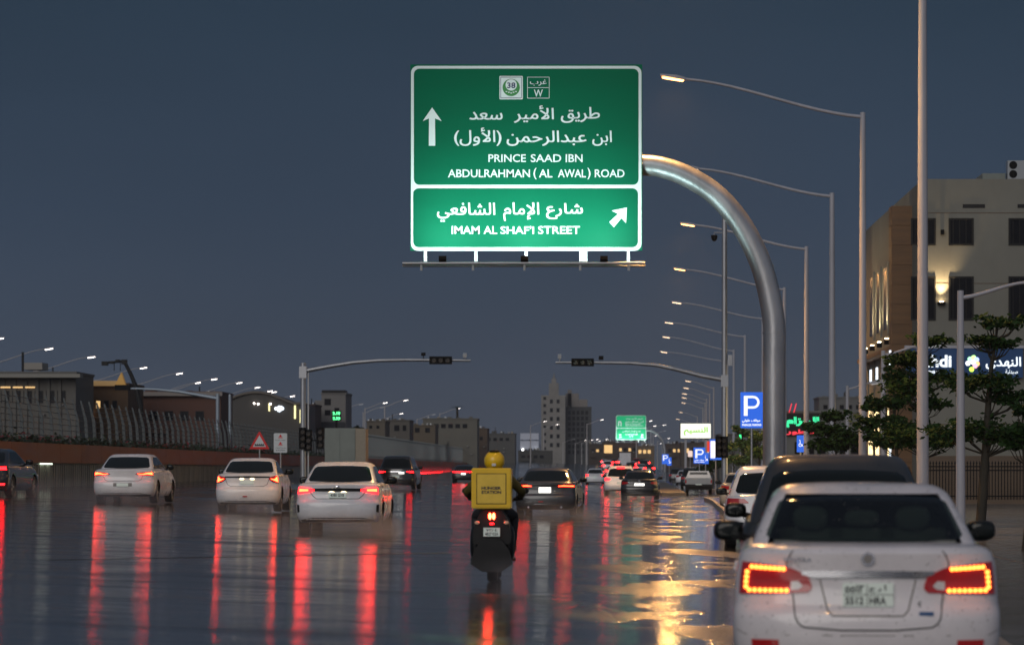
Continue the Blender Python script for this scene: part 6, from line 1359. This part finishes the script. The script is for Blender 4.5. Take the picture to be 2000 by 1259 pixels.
# ---------------------------------------------------------------- spray thrown up behind the moving wheels
def spray_mat(dens, seed):
    m = bpy.data.materials.new('spray'); m.use_nodes = True; t = m.node_tree; t.nodes.clear()
    o = t.nodes.new('ShaderNodeOutputMaterial'); v = t.nodes.new('ShaderNodeVolumePrincipled'); v.inputs['Color'].default_value = (.50, .55, .64, 1); v.inputs['Anisotropy'].default_value = .2
    tc = t.nodes.new('ShaderNodeTexCoord'); ln = t.nodes.new('ShaderNodeVectorMath'); ln.operation = 'LENGTH'; mp = t.nodes.new('ShaderNodeMapping'); mp.inputs['Location'].default_value = (-1, -1, -1); mp.inputs['Scale'].default_value = (2, 2, 2)
    t.links.new(tc.outputs['Generated'], mp.inputs[0]); t.links.new(mp.outputs[0], ln.inputs[0])
    r = t.nodes.new('ShaderNodeMapRange'); r.interpolation_type = 'SMOOTHSTEP'; r.inputs[1].default_value = .95; r.inputs[2].default_value = .1; r.inputs[3].default_value = 0; r.inputs[4].default_value = dens; t.links.new(ln.outputs['Value'], r.inputs[0])
    n = t.nodes.new('ShaderNodeTexNoise'); n.inputs['Scale'].default_value = 1.6; n.inputs['Detail'].default_value = 3
    mp2 = t.nodes.new('ShaderNodeMapping'); mp2.inputs['Location'].default_value = (seed, 0, 0); t.links.new(tc.outputs['Object'], mp2.inputs[0]); t.links.new(mp2.outputs[0], n.inputs['Vector'])
    r2 = t.nodes.new('ShaderNodeMapRange'); r2.inputs[1].default_value = .38; r2.inputs[2].default_value = .68; r2.inputs[3].default_value = .15; r2.inputs[4].default_value = 1.6; t.links.new(n.outputs[0], r2.inputs[0])
    mu = t.nodes.new('ShaderNodeMath'); mu.operation = 'MULTIPLY'; t.links.new(r.outputs[0], mu.inputs[0]); t.links.new(r2.outputs[0], mu.inputs[1]); t.links.new(mu.outputs[0], v.inputs['Density']); t.links.new(v.outputs[0], o.inputs['Volume'])
    return m
for i, (px, s_, w, ln_, h_, dn) in enumerate(((662, 97, 3.6, 4.6, .95, .55), (484, 75, 3.6, 5.0, 1.0, .5), (244, 69, 3.8, 5.0, 1.0, .5), (1066, 66, 3.4, 5, .9, .42), (964, 165, 1.5, 2.6, .85, .8), (1242, 41, 3.4, 6, .9, .4), (752, 38, 4, 7, 1.2, .35), (1205, 36, 3.6, 6, 1.0, .35), (120, 64, 7, 7, 1.3, .3), (752, 96, 1.2, 5.5, .9, .7), (1140, 66, 1.5, 4.5, .8, .6))):
    X, Y = (px - VX) / s_, F / s_; q = MB(); q.ell((0, 0, 0), (w / 2, ln_ / 2, h_ / 2), 16, 10)
    o = q.build('spray', spray_mat(dn * (.62 if i < 9 else 1.0), i * 7.3), loc=(X, Y - .9, gz(X) + h_ * .14)); stuff(o)
# damp evening air
hz = MB(); hz.b2(-420, 420, -40, 1300, -1.2, 40)
m = bpy.data.materials.new('haze'); m.use_nodes = True; t = m.node_tree; t.nodes.clear(); o = t.nodes.new('ShaderNodeOutputMaterial'); v = t.nodes.new('ShaderNodeVolumePrincipled')
v.inputs['Color'].default_value = (.78, .86, 1, 1); v.inputs['Density'].default_value = .00013; t.links.new(v.outputs[0], o.inputs['Volume'])
stuff(hz.build('haze', m))
